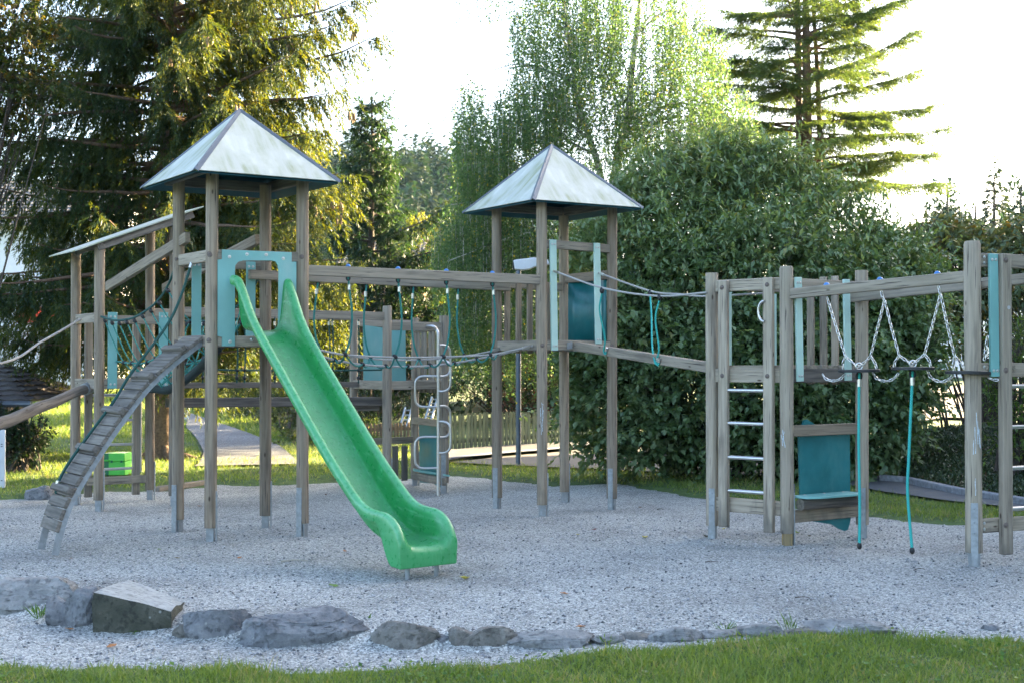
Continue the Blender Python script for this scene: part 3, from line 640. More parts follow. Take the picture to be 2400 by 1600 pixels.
for (u, v), pp, mt in (((1140, 1170), ((1140, 1250), (1138, 1700), (1145, 2150), (1142, 2440)), 'left'), ((1532, 1155), ((1530, 1240), (1505, 1800), (1497, 2050), (1530, 2475)), 'right')):
    q = [z7(u, v)] + [z7(*p) for p in pp]
    r_ = rope(t, q, .0115, ROPEL, 40, 'hanging_rope'); ferrule(r_, z7(pp[0][0], pp[0][1] - 8), V3((0, 0, 1)), .018, .06); knot(r_, q[-1], .021, 'rope_end', d=(0, 0, 1))
    obj('shackle', MB().tube([q[0] + V3((math.sin(a) * .02, 0, -.025 + math.cos(a) * .03)) for a in [i * math.pi / 6 for i in range(13)]], .009, 7), RUB, r_, ang=80)
# ------------------------------------------------------------------ lean-to roofed tower at the left
E_ = {k: g(*v) for k, v in dict(F=(231, 1196), R=(407, 1185), B=(351, 1170)).items()}
E_['L'] = P(176, 1180, (E_['F'] + E_['B'] - E_['R']).y); E_['L'].z = 0
cE = sum(E_.values(), V3()) / 4; QE = [E_['F'], E_['R'], E_['B'], E_['L']]
tE = thing('shelter_tower', 'wooden play tower with a slanting single sheet roof behind the climbing ramp', 'play tower', xy(cE, 0))
e1 = (E_['R'] - E_['F']).normalized(); e2 = (E_['L'] - E_['F']).normalized()
zlo = P(231, 580, E_['F'].y).z; zhi = P(351, 534, E_['B'].y).z
for k, z in (('F', zlo), ('R', zhi), ('B', zhi), ('L', zlo)): post(tE, E_[k], z, .053, (.95, .2), mat=WOOD)
sl_ = (zhi - zlo) / (E_['R'] - E_['F']).length; rise = V3((e1.x, e1.y, sl_)).normalized(); Lr = (E_['R'] - E_['F']).length
c00 = xy(E_['F'], zlo + .055) - rise * .28 - e2 * .10; c10 = xy(E_['R'], zhi + .055) + rise * .30 - e2 * .10; wE = (E_['L'] - E_['F']).length + .2
nE = rise.cross(e2).normalized()
mb = MB().poly([c00, c10, c10 + e2 * wE, c00 + e2 * wE], nE, .012)
for k in range(len(mb.g)): mb.g[k] = V3((mb.v[k].dot(rise), mb.v[k].dot(e2), 0))
rf = obj('roof', mb, ROOFM, tE, smooth=False)
for q in (.06, wE - .16):
    obj('rafter', MB().beam(c00 + e2 * q + rise * .22 - nE * .045, c10 + e2 * q - rise * .12 - nE * .045, .05, .07, up=nE), WOODB, rf, bevel=.005)
obj('batten', MB().beam(c00 + rise * .26 + e2 * .03 - nE * .035, c00 + rise * .26 + e2 * (wE - .03) - nE * .035, .05, .055, up=nE), WOODB, rf, bevel=.004)
ZE = 1.335; deckbeams(tE, QE, ZE, .10, .05, {}); deck(tE, QE, ZE - .005)
zrl = VP(320, 750, E_['F'], E_['R']).z
rail(tE, xy(E_['F'], zrl), xy(E_['R'], zrl), .045, .085); rail(tE, xy(E_['F'], zrl + .02), xy(E_['L'], zrl + .02), .045, .10)
nEf = V3((e1.y, -e1.x, 0))
for x in (263, 382.5):
    c0 = VP(x, 910, E_['F'] + nEf * .04, E_['R'] + nEf * .04); c1 = VP(x, 732, E_['F'] + nEf * .04, E_['R'] + nEf * .04)
    board(tE, c0, xy(c0, c1.z), .095, .02, nEf, TEAL)
for x, yt in ((206, 757), (318, 760)):
    s = VP(x, 1162, E_['L'] - nEf * .05, E_['B'] - nEf * .05); obj('stile', MB().beam(xy(s, .06), xy(s, VP(x, yt, E_['L'], E_['B']).z), .08, .05, up=nEf), WOODG, tE, bevel=.006)
l0, l1 = VP(206, 1162, E_['L'] - nEf * .05, E_['B'] - nEf * .05), VP(318, 1162, E_['L'] - nEf * .05, E_['B'] - nEf * .05)
for y in (925, 984, 1041, 1098):
    z = VP(262, y, l0, l1).z; obj('rung', MB().tube([xy(l0, z), xy(l1, z)], .015, 10), TUBE, tE)
zlb = VP(280, 1123, l0, l1).z; rail(tE, xy(mix(l0, l1, -.05), zlb) + nEf * .05, xy(mix(l0, l1, 1.28), zlb) + nEf * .05, .045, .085)
obj('steel_pole', MB().tube([VP(329, 1105, l0, l1), VP(329, 860, l0, l1)], .017, 10), TUBE, tE)
# ------------------------------------------------------------------ net bridge from the shelter up to the slide tower
t = thing('net_bridge', 'sagging green rope net bridge with sloping wooden handrails behind the climbing ramp', 'rope bridge', xy(mix(cE, cA, .5), 1.5))
for a, b, pa, pb in ((E_['F'], A['L'], (252, 672), (440, 556)), (E_['R'], A['B'], (384, 676), (604, 561))):
    q0, q1 = VP(*pa, a, b), VP(*pb, a, b); o = rail(t, q0, q1, .05, .095, WOOD, 'handrail')
pl = (E_['F'], A['L']); pr = (E_['R'], A['B'])
Lp = [VP(x, y, *pl) for x, y in ((237.5, 742), (262, 750), (287, 750), (312.5, 745), (333, 734), (357, 717), (379.5, 693), (398.6, 659), (408, 630), (418, 600))]
Lc = curve(Lp, 48); tot = (pl[1] - pl[0]).length
def uz(u):
    for a, b in zip(Lc, Lc[1:]):
        ua, ub = [((V3((p.x, p.y, 0)) - pl[0]).dot((pl[1] - pl[0]).normalized())) / tot for p in (a, b)]
        if ub >= u: return mix(a.z, b.z, (u - ua) / max(1e-5, ub - ua))
    return Lc[-1].z
def ln(side, u):
    a, b = (pl, pr)[side]; p = mix(a, b, u); p.z = uz(u); return p
def bt_(u): p = mix(mix(*[pl[0], pr[0]], .5), mix(pl[1], pr[1], .5), u); p.z = 1.22 + (.02 if u < .3 else .46 * ((u - .3) / .7) ** 1.6); return p
us = [i / 24 for i in range(25)]
rope(t, [bt_(u) for u in us[::3]], .042, ROPEB, 40, 'net_floor', seg=12)
for side in (0, 1):
    rope(t, [ln(side, u) for u in us], .011, ROPED, 60, 'top_rope')
    md = []
    inw = (mix(pl[0], pr[0], .5) - (pl, pr)[side][0]) * .22
    for u in us: m_ = mix(ln(side, u), bt_(u), .62) - inw; md.append(m_)
    rope(t, md, .009, ROPEG, 50, 'mid_rope')
    for i in range(9):
        u = .06 + .1 * i; u2 = min(1, u + .07); m_ = mix(ln(side, u2), bt_(u2), .62) - inw; u3 = min(1, u2 + .03)
        r_ = rope(t, [ln(side, u), mix(ln(side, u), m_, .5) - inw * .15, m_, bt_(u3)], .0068, ROPEG, 18, 'net_rope')
        knot(r_, m_, .021); knot(r_, mix(ln(side, u), m_, .07), .021, d=(m_ - ln(side, u)))
        if i: rope(r_, [m_, bt_(max(0, u2 - .08))], .0075, ROPEG, 6, 'net_rope')
# ------------------------------------------------------------------ climbing tower at the back
H_ = dict(F=P(907, 1163, 15.35), R=g(1041, 1152), B=P(972, 1134, 16.5), L=P(829, 1140, 16.15))
H_ = {k: xy(v, 0) for k, v in H_.items()}; QH = [H_['F'], H_['R'], H_['B'], H_['L']]; cH = sum(H_.values(), V3()) / 4
tH = thing('back_tower', 'roofless wooden play tower half hidden behind the green slide with faded teal panels', 'play tower', xy(cH, 0))
post(tH, H_['F'], P(907, 717, H_['F'].y).z, .053, (.95, .2), top=.015, mat=WOODG); post(tH, H_['R'], P(1048, 740, H_['R'].y).z, .055, (-.1, -1), mat=WOODG, strip=.45)
post(tH, H_['B'], P(970, 745, H_['B'].y).z, .05, (.95, .2), mat=WOODG); post(tH, H_['L'], P(829, 730, H_['L'].y).z, .05, (.95, .2), mat=WOODG)
ZH = P(950, 892, H_['F'].y).z; deckbeams(tH, QH, ZH, .10); deck(tH, QH, ZH - .01)
nH = V3(((H_['R'] - H_['F']).y, -(H_['R'] - H_['F']).x, 0)).normalized()
zh = P(950, 764, H_['F'].y).z; rail(tH, xy(H_['F'], zh), xy(H_['R'], zh), .045, .10); zhb = P(870, 757, H_['L'].y).z
rail(tH, xy(H_['L'], zhb), xy(H_['B'], zhb), .045, .085); rail(tH, xy(H_['R'], zh), xy(H_['B'], zh), .045, .09)
def onH(px, py, o=0): return VP(px, py, H_['L'] + nH * (.03 + o), H_['B'] + nH * (.03 + o))
obj('upper_panel', MB().poly([onH(x, y) for x, y in ((851, 762), (950, 775), (951, 893), (852, 893))], nH, .015), TEAL, tH, smooth=False)
obj('panel_tip', MB().poly([onH(x, y, -.06) for x, y in ((861, 762), (866, 753), (872, 751), (880, 757), (882, 762))], nH, .015), TEAL, tH, smooth=False)
for x in (981, 990, 997, 1008, 1016, 1026, 1034):
    c = VP(x, 850, H_['B'] + V3((0, 0, 0)), H_['R']); dBR = (H_['R'] - H_['B']).normalized(); obj('slat', MB().beam(xy(c, ZH - .15), xy(c, zh + .02), .065, .024, up=V3((dBR.y, -dBR.x, 0))), WOODG, tH, bevel=.005)
def onHB(px, py): return VP(px, py, H_['B'] - V3((.0, .06, 0)), H_['R'] - V3((.0, .06, 0)))
for y, h in ((988, .08), (1120, .09), (1034, .08)):
    if y == 1034: a, b = H_['F'] + V3((0, 0, 0)), H_['B'] - (H_['B'] - H_['F']) * .0; rail(tH, xy(P(862, y, 16.0), P(862, y, 16.0).z), xy(P(967, y, 16.4), P(862, y, 16.0).z), .045, h)
    else: z = onHB(1003, y).z; rail(tH, xy(onHB(966, y), z), xy(onHB(1042, y), z), .045, h)
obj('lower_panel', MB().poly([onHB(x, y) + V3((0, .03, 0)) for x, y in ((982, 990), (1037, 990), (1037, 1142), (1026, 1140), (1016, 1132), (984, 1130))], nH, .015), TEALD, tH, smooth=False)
q = [onHB(968, 1098), onHB(1036, 1098)]; q = [xy(p, q[0].z) for p in q]; obj('bench_seat', MB().poly([q[0], q[1], q[1] + nH * .22, q[0] + nH * .22 - V3((.08, 0, 0))], (0, 0, 1), .02), TEAL, tH, smooth=False)
for x in (926, 948): obj('slat', MB().beam(P(x, 1044, 16.2), P(x, 1125, 16.2), .075, .025, up=nH), WOODB, tH, bevel=.004)
# spiral climber
t = thing('serpentine_climber', 'stainless steel pole climber with looped tube steps in front of the back tower', 'climber', g(1027, 1156))
c0 = g(1027, 1156); hp = P(1027, 765, c0.y).z
top = [xy(c0, -.03)] + [xy(c0, z) for z in (.5, 1.0, 1.5, hp - .12)] + [xy(c0, hp - .04) + nH * -.02 + V3((-.012, 0, 0)), xy(c0, hp) + V3((-.07, .02, 0)), xy(c0, hp - .005) + V3((-.2, .15, 0)), xy(c0, hp - .03) + V3((-.30, .28, 0))]
obj('pole', MB().tube(curve(top, 50), .0195, 12), TUBE, t, ang=80)
for y0, y1, ax, rr in ((809, 881, (1, .75), .165), (844, 916, (1, -.35), .15), (881, 952, (-1, -.15), .265), (951, 1024, (1, .75), .165), (987, 1060, (1, -.35), .15), (1023, 1095.5, (-1, -.15), .265)):
    za, zb = P(1027, y0, c0.y).z, P(1027, y1, c0.y).z; a = V3((ax[0], ax[1], 0)).normalized(); b = c0 + a * rr; f = .085
    q = [xy(c0, za), xy(c0 + a * (rr - f), za), xy(c0 + a * (rr - f * .3), za - f * .3), xy(b, za - f), xy(b, zb + f), xy(c0 + a * (rr - f * .3), zb + f * .3), xy(c0 + a * (rr - f), zb), xy(c0, zb)]
    obj('loop_step', MB().tube(curve(q, 40), .0145, 10), TUBE, t, ang=80)
# ------------------------------------------------------------------ plank bridge between shelter and back tower
t = thing('plank_bridge', 'long wooden plank bridge with dark walking beam and rope sides between the rear towers', 'bridge', xy(mix(cE, cH, .5), 1.1))
s0 = E_['R'] * .5 + E_['B'] * .5
u0, u1 = xy(E_['R'], P(440, 731, 14.4).z), xy(H_['F'], P(890, 741, 15.3).z); rail(t, u0, u1, .05, .09, WOODG, 'overhead_beam')
u2, u3 = xy(E_['B'], u0.z + .01), xy(H_['L'], u1.z + .02); rail(t, u2, u3, .05, .085, WOODG, 'overhead_beam')
w0, w1 = mix(E_['R'], E_['B'], .25), mix(H_['F'], H_['L'], .25); zw = P(560, 928, 14.8).z
rail(t, xy(w0, zw - .055), xy(w1, zw - .075), .22, .10, WOODD, 'walking_beam')
f0, f1 = mix(E_['R'], E_['B'], .75), mix(H_['F'], H_['L'], .8); zf = P(560, 900, 15.4).z
rail(t, xy(f0, zf), xy(f1, zf - .01), .05, .065, WOODB, 'side_beam')
rail(t, xy(mix(w0, w1, .86), P(830, 954, 15.4).z), xy(w1, P(830, 954, 15.4).z), .06, .085, WOODB, 'support_beam')
pf = (E_['R'] + V3((0, .4, 0)), H_['F'] + V3((0, .45, 0)))
rope(t, [VP(455, 864, *pf), VP(560, 867, *pf), VP(760, 868, *pf), VP(895, 866, *pf)], .010, ROPED, 20, 'side_rope')
for x in (475, 555, 573, 644, 771, 779, 840):
    a, b = VP(x, 745, *pf), VP(x, 897, *pf); r_ = rope(t, [a, mix(a, b, .5) + V3((.01, 0, 0)), b], .0085, ROPED, 10, 'hanger_rope'); knot(r_, VP(x, 867, *pf), .018); ferrule(r_, VP(x, 758, *pf), V3((0, 0, 1)), .014, .045)
    knot(r_, b + V3((0, 0, .06)), .02, d=(0, 0, 1))
# ------------------------------------------------------------------ balance log at the left
t = thing('balance_log', 'round grey balance log with steel end cap rising to the shelter tower', 'log', P(100, 950, 13))
a, b = P(208, 908, 13.95), P(0, 992, 12.3); d = b - a; c = a + d * 2.05
n_ = 14; obj('log', MB().tube([mix(a, c, i / n_) + V3((0, 0, RN.uniform(-.012, .012))) for i in range(n_ + 1)], [.052 + .012 * i / n_ + RN.uniform(-.004, .004) for i in range(n_ + 1)], 16), WOODB, t, ang=60)
obj('end_cap', MB().tube([a - d.normalized() * .03, a + d.normalized() * .10], .062, 16), GALV, t, ang=40)
pe = V3((c.x, c.y, 0)); obj('support_post', MB().tube([xy(pe, -.05), xy(pe, c.z + .95)], .055, 14), WOOD, t, ang=40)
ra = P(190, 748, 13.9); rb = xy(pe, c.z + .8); rope(t, [ra, mix(ra, P(0, 851, 12.4), .5) - V3((0, 0, .01)), P(0, 851, 12.4), rb], .012, ROPES, 30, 'hand_rope'); ferrule(t, P(182, 753, 13.86), ra - P(0, 851, 12.4), .02, .09)

# ------------------------------------------------------------------ chalk scribbles on three posts and a small round badge
CHALK = plain('chalk', (.50, .56, .60), .95, 0, 90, .3)
def chalk(t, base, r, strokes):
    p = min((o for o in t.children if o.name.startswith('post')), key=lambda o: (sum((V3(q) for q in o.bound_box), V3()) / 8 + ORG[o] - base).to_2d().length); mb = MB(); to = V3((-base.x, -base.y, 0)).normalized(); sd = V3((-to.y, to.x, 0))
    for (x0, y0), (x1, y1) in strokes:
        pts = []
        for k in range(7):
            q = P(mix(x0, x1, k / 6) + RN.uniform(-.7, .7), mix(y0, y1, k / 6), base.y - r); lat = max(-r * .8, min(r * .8, (q - base).dot(sd))); pts.append(xy(base + sd * lat + to * (math.sqrt(r * r - lat * lat) * 1.035 + .002), q.z))
        for a_, b_ in zip(pts, pts[1:]): mb.beam(a_, b_, RN.uniform(.0025, .006), .0015, up=to)
    obj('chalk_mark', mb, CHALK, p)
chalk(tD, D1, .061, (((2288, 966), (2293, 1040)), ((2291, 985), (2297, 1046)), ((2285, 1000), (2287, 1062)), ((2282, 1030), (2281, 1064)), ((2294, 1004), (2298, 1050)), ((2286, 1120), (2287, 1160))))
chalk(tB, B['F'], .053, (((1270, 942), (1271, 985)), ((1267, 955), (1269, 1018)), ((1273, 960), (1271, 1010)), ((1269, 945), (1274, 948))))
chalk(tC, C['F'], .056, (((1834, 1006), (1838, 1040)), ((1831, 1018), (1835, 1044)), ((1838, 1010), (1833, 1032)), ((1836, 1025), (1840, 1048))))
st_ = [o for o in tD.children if o.name.startswith('stile')][0]; q = onD(2364, 721, .092)
obj('badge', MB().tube([q, q + nd_ * .004], .014, 16), plain('badge_grey', (.42, .42, .41), .5), st_)
# ================================================================== GROUND
edge_px = [(-500, 1572), (0, 1564), (120, 1569), (260, 1562), (380, 1570), (500, 1566), (640, 1572), (760, 1575), (900, 1568), (1100, 1564), (1250, 1549), (1350, 1532), (1500, 1521), (1650, 1505), (1780, 1496), (1900, 1490), (2150, 1494), (2400, 1505), (2800, 1500),
           (2800, 1245), (2400, 1234), (2200, 1228), (2040, 1212), (1900, 1195), (1650, 1166), (1450, 1132), (1300, 1137), (1180, 1125), (1060, 1113), (950, 1118), (760, 1130), (600, 1138), (500, 1135), (380, 1150), (250, 1152), (130, 1165), (0, 1172), (-500, 1180)]
DROP = lambda px: float(np.interp(px, [0, 1150, 1420, 1600, 2400], [.085, .085, .035, .025, .02]))
SLP = [G(x, y, -DROP(x) * .6) for x, y in ((-600, 1425), (0, 1430), (150, 1455), (320, 1478), (500, 1492), (700, 1508), (950, 1515), (1150, 1520), (1300, 1510), (1500, 1494), (1700, 1486), (2000, 1488), (2400, 1480), (2900, 1480))]
SLX, SLY = [p.x for p in SLP], [p.y for p in SLP]; SLD = [DROP(x) for x in (-600, 0, 150, 320, 500, 700, 950, 1150, 1300, 1500, 1700, 2000, 2400, 2900)]
def drop(x, y):                                      # the gravel behind the stones lies higher than in front of them
    t = np.clip((y - np.interp(x, SLX, SLY) - .03) / .2, 0, 1); return np.interp(x, SLX, SLD) * (1 - t * t * (3 - 2 * t))
GP = np.array([[v.x, v.y] for v in (G(p[0], p[1], -DROP(p[0]) if p[1] > 1400 else 0) for p in edge_px)])
def sdist(x, y):
    p = np.stack([np.asarray(x, float).ravel(), np.asarray(y, float).ravel()], 1); best = np.full(len(p), 1e9); ins = np.zeros(len(p), bool)
    for a, b in zip(GP, np.roll(GP, -1, 0)):
        ab = b - a; t = np.clip(((p - a) @ ab) / (ab @ ab), 0, 1); best = np.minimum(best, np.hypot(*(p - a - t[:, None] * ab).T))
        c = (a[1] > p[:, 1]) != (b[1] > p[:, 1])
        ins ^= c & (p[:, 0] < (b[0] - a[0]) * (p[:, 1] - a[1]) / (b[1] - a[1] + 1e-12) + a[0])
    return np.where(ins, -best, best).reshape(np.shape(x))
def wob(x, y, s=1.0, k=0):
    return np.sin(x * 3.1 * s + 1.3 * k) * np.sin(y * 2.7 * s + .7 + k) * .5 + np.sin(x * 7.3 * s + y * 5.1 * s + k) * .3 + np.sin(x * 13.7 * s - y * 11.9 * s + 2 * k) * .2
def hgt(x, y):
    x = np.asarray(x, float); y = np.asarray(y, float); d = sdist(x, y) + .11 * wob(x, y, 1.6)
    h = np.clip(d * .16, -.05, .035) + .012 * wob(x, y, .35, 2)
    h = h - drop(x, y) + .020 * np.clip(y - 22, 0, 60) + .05 * np.exp(-((y - 19.5) / 2.2) ** 2) * (x < -1)
    a = x / np.maximum(y, 1); amp = np.interp(a, [-.6, -.2, -.13, -.09, -.04, .05, .2, .3, .5], [22, 21, 20, 19.5, 18, 14, 5, 4, 4])
    s = np.clip((y - 95) / 90, 0, 1); return h + amp * s * s * (3 - 2 * s)
def hz(x, y): return float(hgt(np.array([x]), np.array([y]))[0])
def GH(px, py):
    z = 0.0
    for _ in range(12): p = G(px, py, z); z = .5 * z + .5 * hz(p.x, min(p.y, 90))
    return V3((p.x, p.y, z))
def axis(lo, hi, step, far, r=1.22):
    a = list(np.arange(lo, hi + 1e-6, step)); s = step
    while a[-1] < far: s *= r; a.append(a[-1] + s)
    s = step; b = []; c = lo
    while c > -far: s *= r; c -= s; b.append(c)
    return np.array(b[::-1] + a)
def gridobj(name, xs, ys, zf, mat, keep=None, kind='structure'):
    X, Y = np.meshgrid(xs, ys); Z = zf(X, Y); V = np.stack([X.ravel(), Y.ravel(), Z.ravel()], 1); nx, ny = len(xs), len(ys)
    i = np.arange(nx * ny).reshape(ny, nx); Fq = np.stack([i[:-1, :-1].ravel(), i[:-1, 1:].ravel(), i[1:, 1:].ravel(), i[1:, :-1].ravel()], 1)
    if keep is not None: k = keep(X, Y).ravel(); Fq = Fq[k[Fq].any(1)]
    o = np_obj(name, V, Fq, mat, smooth=True); o['kind'] = kind; return o
def lawnmat():
    m, nt, bs = newmat('lawn_soil'); n = nd(nt, 'TexNoise'); n.inputs['Scale'].default_value = 9; n.inputs['Detail'].default_value = 10; nt.links.new(objco(nt), n.inputs['Vector'])
    n2 = nd(nt, 'TexNoise'); n2.inputs['Scale'].default_value = 1.1; n2.inputs['Detail'].default_value = 6; nt.links.new(objco(nt), n2.inputs['Vector'])
    b = ramp(nt, n.outputs[0], [(.3, (.028, .055, .012)), (.55, (.055, .105, .022)), (.75, (.09, .13, .035))]).outputs[0]
    b = mixc(nt, ramp(nt, n2.outputs[0], [(.5, (0, 0, 0)), (.7, (.5,) * 3)]).outputs[0], b, (.11, .10, .045))
    nt.links.new(b, bs.inputs['Base Color']); bs.inputs['Roughness'].default_value = .95; bump(nt, bs, n.outputs[0], .8, .03); return m
def gravelmat(name='gravel_chips', sc_=100, cols=((.115, .122, .117), (.27, .285, .275), (.41, .425, .405), (.66, .67, .635)), litter=True):
    m, nt, bs = newmat(name); co = objco(nt)
    n0 = nd(nt, 'TexNoise'); n0.inputs['Scale'].default_value = 40; nt.links.new(co, n0.inputs['Vector'])
    wv = nd(nt, 'MixRGB', blend_type='ADD'); wv.inputs[0].default_value = .02; nt.links.new(co, wv.inputs[1]); nt.links.new(n0.outputs['Color'], wv.inputs[2])
    v = nd(nt, 'TexVoronoi'); v.inputs['Scale'].default_value = sc_; nt.links.new(wv.outputs[0], v.inputs['Vector'])
    sep = nd(nt, 'SeparateColor'); nt.links.new(v.outputs['Color'], sep.inputs[0])
    b = ramp(nt, sep.outputs[0], [(.05, cols[0]), (.38, cols[1]), (.72, cols[2]), (.98, cols[3])]).outputs[0]
    n2 = nd(nt, 'TexNoise'); n2.inputs['Scale'].default_value = .9; n2.inputs['Detail'].default_value = 7; n2.inputs['Roughness'].default_value = .6; nt.links.new(co, n2.inputs['Vector'])
    b = mixc(nt, 1.0, b, ramp(nt, n2.outputs[0], [(.28, (.60, .60, .60)), (.5, (.95, .95, .95)), (.72, (1.12, 1.12, 1.12))]).outputs[0], 'MULTIPLY')
    if litter:                                           # patch of dark wet bark crumbs near the lookout tower
        pc_ = GH(1205, 1212); sub = nd(nt, 'VectorMath', operation='SUBTRACT'); nt.links.new(objco(nt), sub.inputs[0]); sub.inputs[1].default_value = pc_
        sca = nd(nt, 'VectorMath', operation='MULTIPLY'); nt.links.new(sub.outputs[0], sca.inputs[0]); sca.inputs[1].default_value = (4.2, 3.0, 0)
        ln_ = nd(nt, 'VectorMath', operation='LENGTH'); nt.links.new(sca.outputs[0], ln_.inputs[0])
        ad = nd(nt, 'Math', operation='MULTIPLY_ADD'); n3 = nd(nt, 'TexNoise'); n3.inputs['Scale'].default_value = 14; nt.links.new(co, n3.inputs['Vector'])
        nt.links.new(n3.outputs[0], ad.inputs[0]); ad.inputs[1].default_value = 1.5; nt.links.new(ln_.outputs['Value'], ad.inputs[2])
        b = mixc(nt, ramp(nt, ad.outputs[0], [(.9 / 2, (.75,) * 3), (1.7 / 2, (0, 0, 0))]).outputs[0], b, (.05, .05, .045))
        mm = nt.nodes[-1]
    nt.links.new(b, bs.inputs['Base Color']); bs.inputs['Roughness'].default_value = .8
    h = nd(nt, 'Math', operation='SUBTRACT'); h.inputs[0].default_value = 1; nt.links.new(v.outputs['Distance'], h.inputs[1]); bump(nt, bs, h.outputs[0], .9, .011); return m
LAWN = lawnmat(); GRAV = gravelmat()
gridobj('lawn', axis(-9, 9, .12, 600), np.concatenate([-np.geomspace(400, .3, 26) + 4.4, np.arange(4.6, 27, .12), 27 + np.cumsum(.12 * 1.12 ** np.arange(60))]), hgt, LAWN)
def HOL(x, y):                                       # hollows scuffed out by feet
    z = 0
    for (px, py, r, dp) in ((1010, 1352, .35, .03), (2016, 1275, .25, .025), (2138, 1290, .25, .025), (110, 1300, .3, .02), (1745, 1240, .35, .02), (1030, 1160, .4, .025)):
        q = G(px, py); z = z - dp * np.exp(-((x - q.x) ** 2 + (y - q.y) ** 2) / r ** 2)
    return z
def GG(px, py):
    z = 0.0
    for _ in range(10): p = G(px, py, z); z = float(gz(np.array([p.x]), np.array([p.y]))[0])
    return p
def gz(x, y): return .006 * wob(x, y, .8, 5) + .004 * wob(x, y, 3, 1) - drop(x, y) + HOL(x, y)
gridobj('gravel', np.arange(-9, 11, .08), np.arange(5.6, 18.2, .08), gz, GRAV, keep=lambda X, Y: sdist(X, Y) < .35)
def strip(name, Lp, Rp, mat, eps=.03, n=30, m=6):
    Lc_, Rc_ = [curve([GH(*p) if len(p) == 2 else V3(p) for p in q], n) for q in (Lp, Rp)]; V = []
    for a, b in zip(Lc_, Rc_):
        for j in range(m + 1): p = mix(a, b, j / m); V.append((p.x, p.y, hz(p.x, p.y) + eps))
    Fq = [(i * (m + 1) + j, i * (m + 1) + j + 1, (i + 1) * (m + 1) + j + 1, (i + 1) * (m + 1) + j) for i in range(n) for j in range(m)]
    o = np_obj(name, V, Fq, mat, smooth=True); o['kind'] = 'structure'; return o
PATHM = gravelmat('path_gravel', 60, ((.07, .075, .085), (.12, .127, .14), (.165, .17, .185), (.24, .245, .25)), litter=False)
strip('path', [(436, 1003), (462, 1032), (476, 1060), (470, 1082), (455, 1096)], [(436, 967), (560, 1008), (650, 1044), (684, 1072), (700, 1090)], PATHM)
ASPH = plain('asphalt', (.085, .09, .095), .85, 0, 45, .25, .3, stain=(.12, .12, .12), stains=1.5)
ROADM = plain('pale_road', (.125, .115, .105), .85, 0, 60, .18, .2, stain=(.16, .145, .13), stains=.8)
KERB = plain('granite_kerb', (.20, .21, .23), .8, 0, 25, .3, .4)
strip('pavement', [(1030, 1082), (1180, 1069), (1350, 1053), (1500, 1040), (1900, 1015)], [(1030, 1062), (1180, 1051), (1350, 1037), (1500, 1025), (1900, 1003)], ASPH, .07)
strip('road', [(1040, 1086), (1180, 1093), (1350, 1100), (1500, 1108), (1950, 1125)], [(1040, 1084), (1180, 1073), (1350, 1057), (1500, 1044), (1900, 1019)], ROADM, .03)
strip('kerb', [(1060, 1085), (1180, 1073.5), (1350, 1057.5), (1500, 1044)], [(1060, 1081.5), (1180, 1069), (1350, 1053), (1500, 1040)], KERB, .085, m=2)
# road and kerb on the right beyond the planted bank
def line_strip(name, a, b, w, mat, z=0.0):
    a, b = V3(a), V3(b); d = (b - a).normalized(); s = V3((d.y, -d.x, 0)) * w / 2
    strip(name, [tuple(a - s), tuple(mix(a, b, .5) - s), tuple(b - s)], [tuple(a + s), tuple(mix(a, b, .5) + s), tuple(b + s)], mat, z)
strip('road', [(2090, 1010), (2200, 985), (2290, 985), (2460, 985)], [(2090, 945), (2200, 937), (2290, 930), (2460, 922)], ROADM, .06)
strip('pavement', [(2090, 942), (2200, 934), (2290, 927), (2460, 919)], [(2090, 921), (2200, 914), (2290, 908), (2460, 900)], ROADM, .12)
strip('road_marking', [(2090, 966), (2200, 957), (2290, 949), (2460, 940)], [(2090, 963), (2200, 954.5), (2290, 946.5), (2460, 937.5)], plain('road_paint', (.75, .74, .70), .7), .075, m=1)
strip('pavement', [(1990, 1140), (2080, 1158), (2180, 1172), (2300, 1186), (2460, 1202)], [(2010, 1110), (2110, 1128), (2200, 1150), (2300, 1172), (2460, 1195)], ASPH, .03)
ka, kb, kc = GH(2070, 1131), GH(2130, 1136), GH(2250, 1163); kd = GH(2470, 1199); mb = MB()
for a, b in ((ka, kb), (kb, kc), (kc, kd)): mb.beam(a + V3((0, .09, .02)), b + V3((0, .09, .02)), .11, .15)
tag(obj('kerb', mb, KERB, bevel=.012), kind='structure')
# ================================================================== FOLIAGE TOOLS
def rv(n): v = NR.normal(size=(n, 3)); return v / np.linalg.norm(v, axis=1, keepdims=True)
def nrm(v): return v / np.maximum(1e-9, np.linalg.norm(v, axis=1, keepdims=True))
def leafgeo(C, D, L, W, fold=.25, mid=.45, up=None):
    n = len(C); D = nrm(D); up = np.array([0, 0, 1.]) + .5 * rv(n) if up is None else up
    S = nrm(np.cross(D, up)); N = np.cross(S, D); L = np.broadcast_to(L, n)[:, None]; W = np.broadcast_to(W, n)[:, None]
    V = np.stack([C, C + D * L * mid + S * W / 2 + N * fold * W, C + D * L, C + D * L * mid - S * W / 2 + N * fold * W], 1).reshape(-1, 3)
    b = (np.arange(n) * 4)[:, None]; Ft = np.concatenate([b + [[0, 1, 2]], b + [[0, 2, 3]]], 1).reshape(-1, 3); return V, Ft
class Leaves:
    def __init__(s): s.V = []; s.F = []; s.R = []; s.n = 0
    def add(s, C, D, L, W, rnd=None, **k):
        if not len(C): return
        V, Ft = leafgeo(C, D, L, W, **k); s.V.append(V); s.F.append(Ft + s.n); s.n += len(V)
        s.R.append(np.repeat(NR.random(len(C)) if rnd is None else rnd, 4))
    def obj(s, name, mat, parent): return np_obj(name, np.concatenate(s.V), np.concatenate(s.F), mat, parent, np.concatenate(s.R))
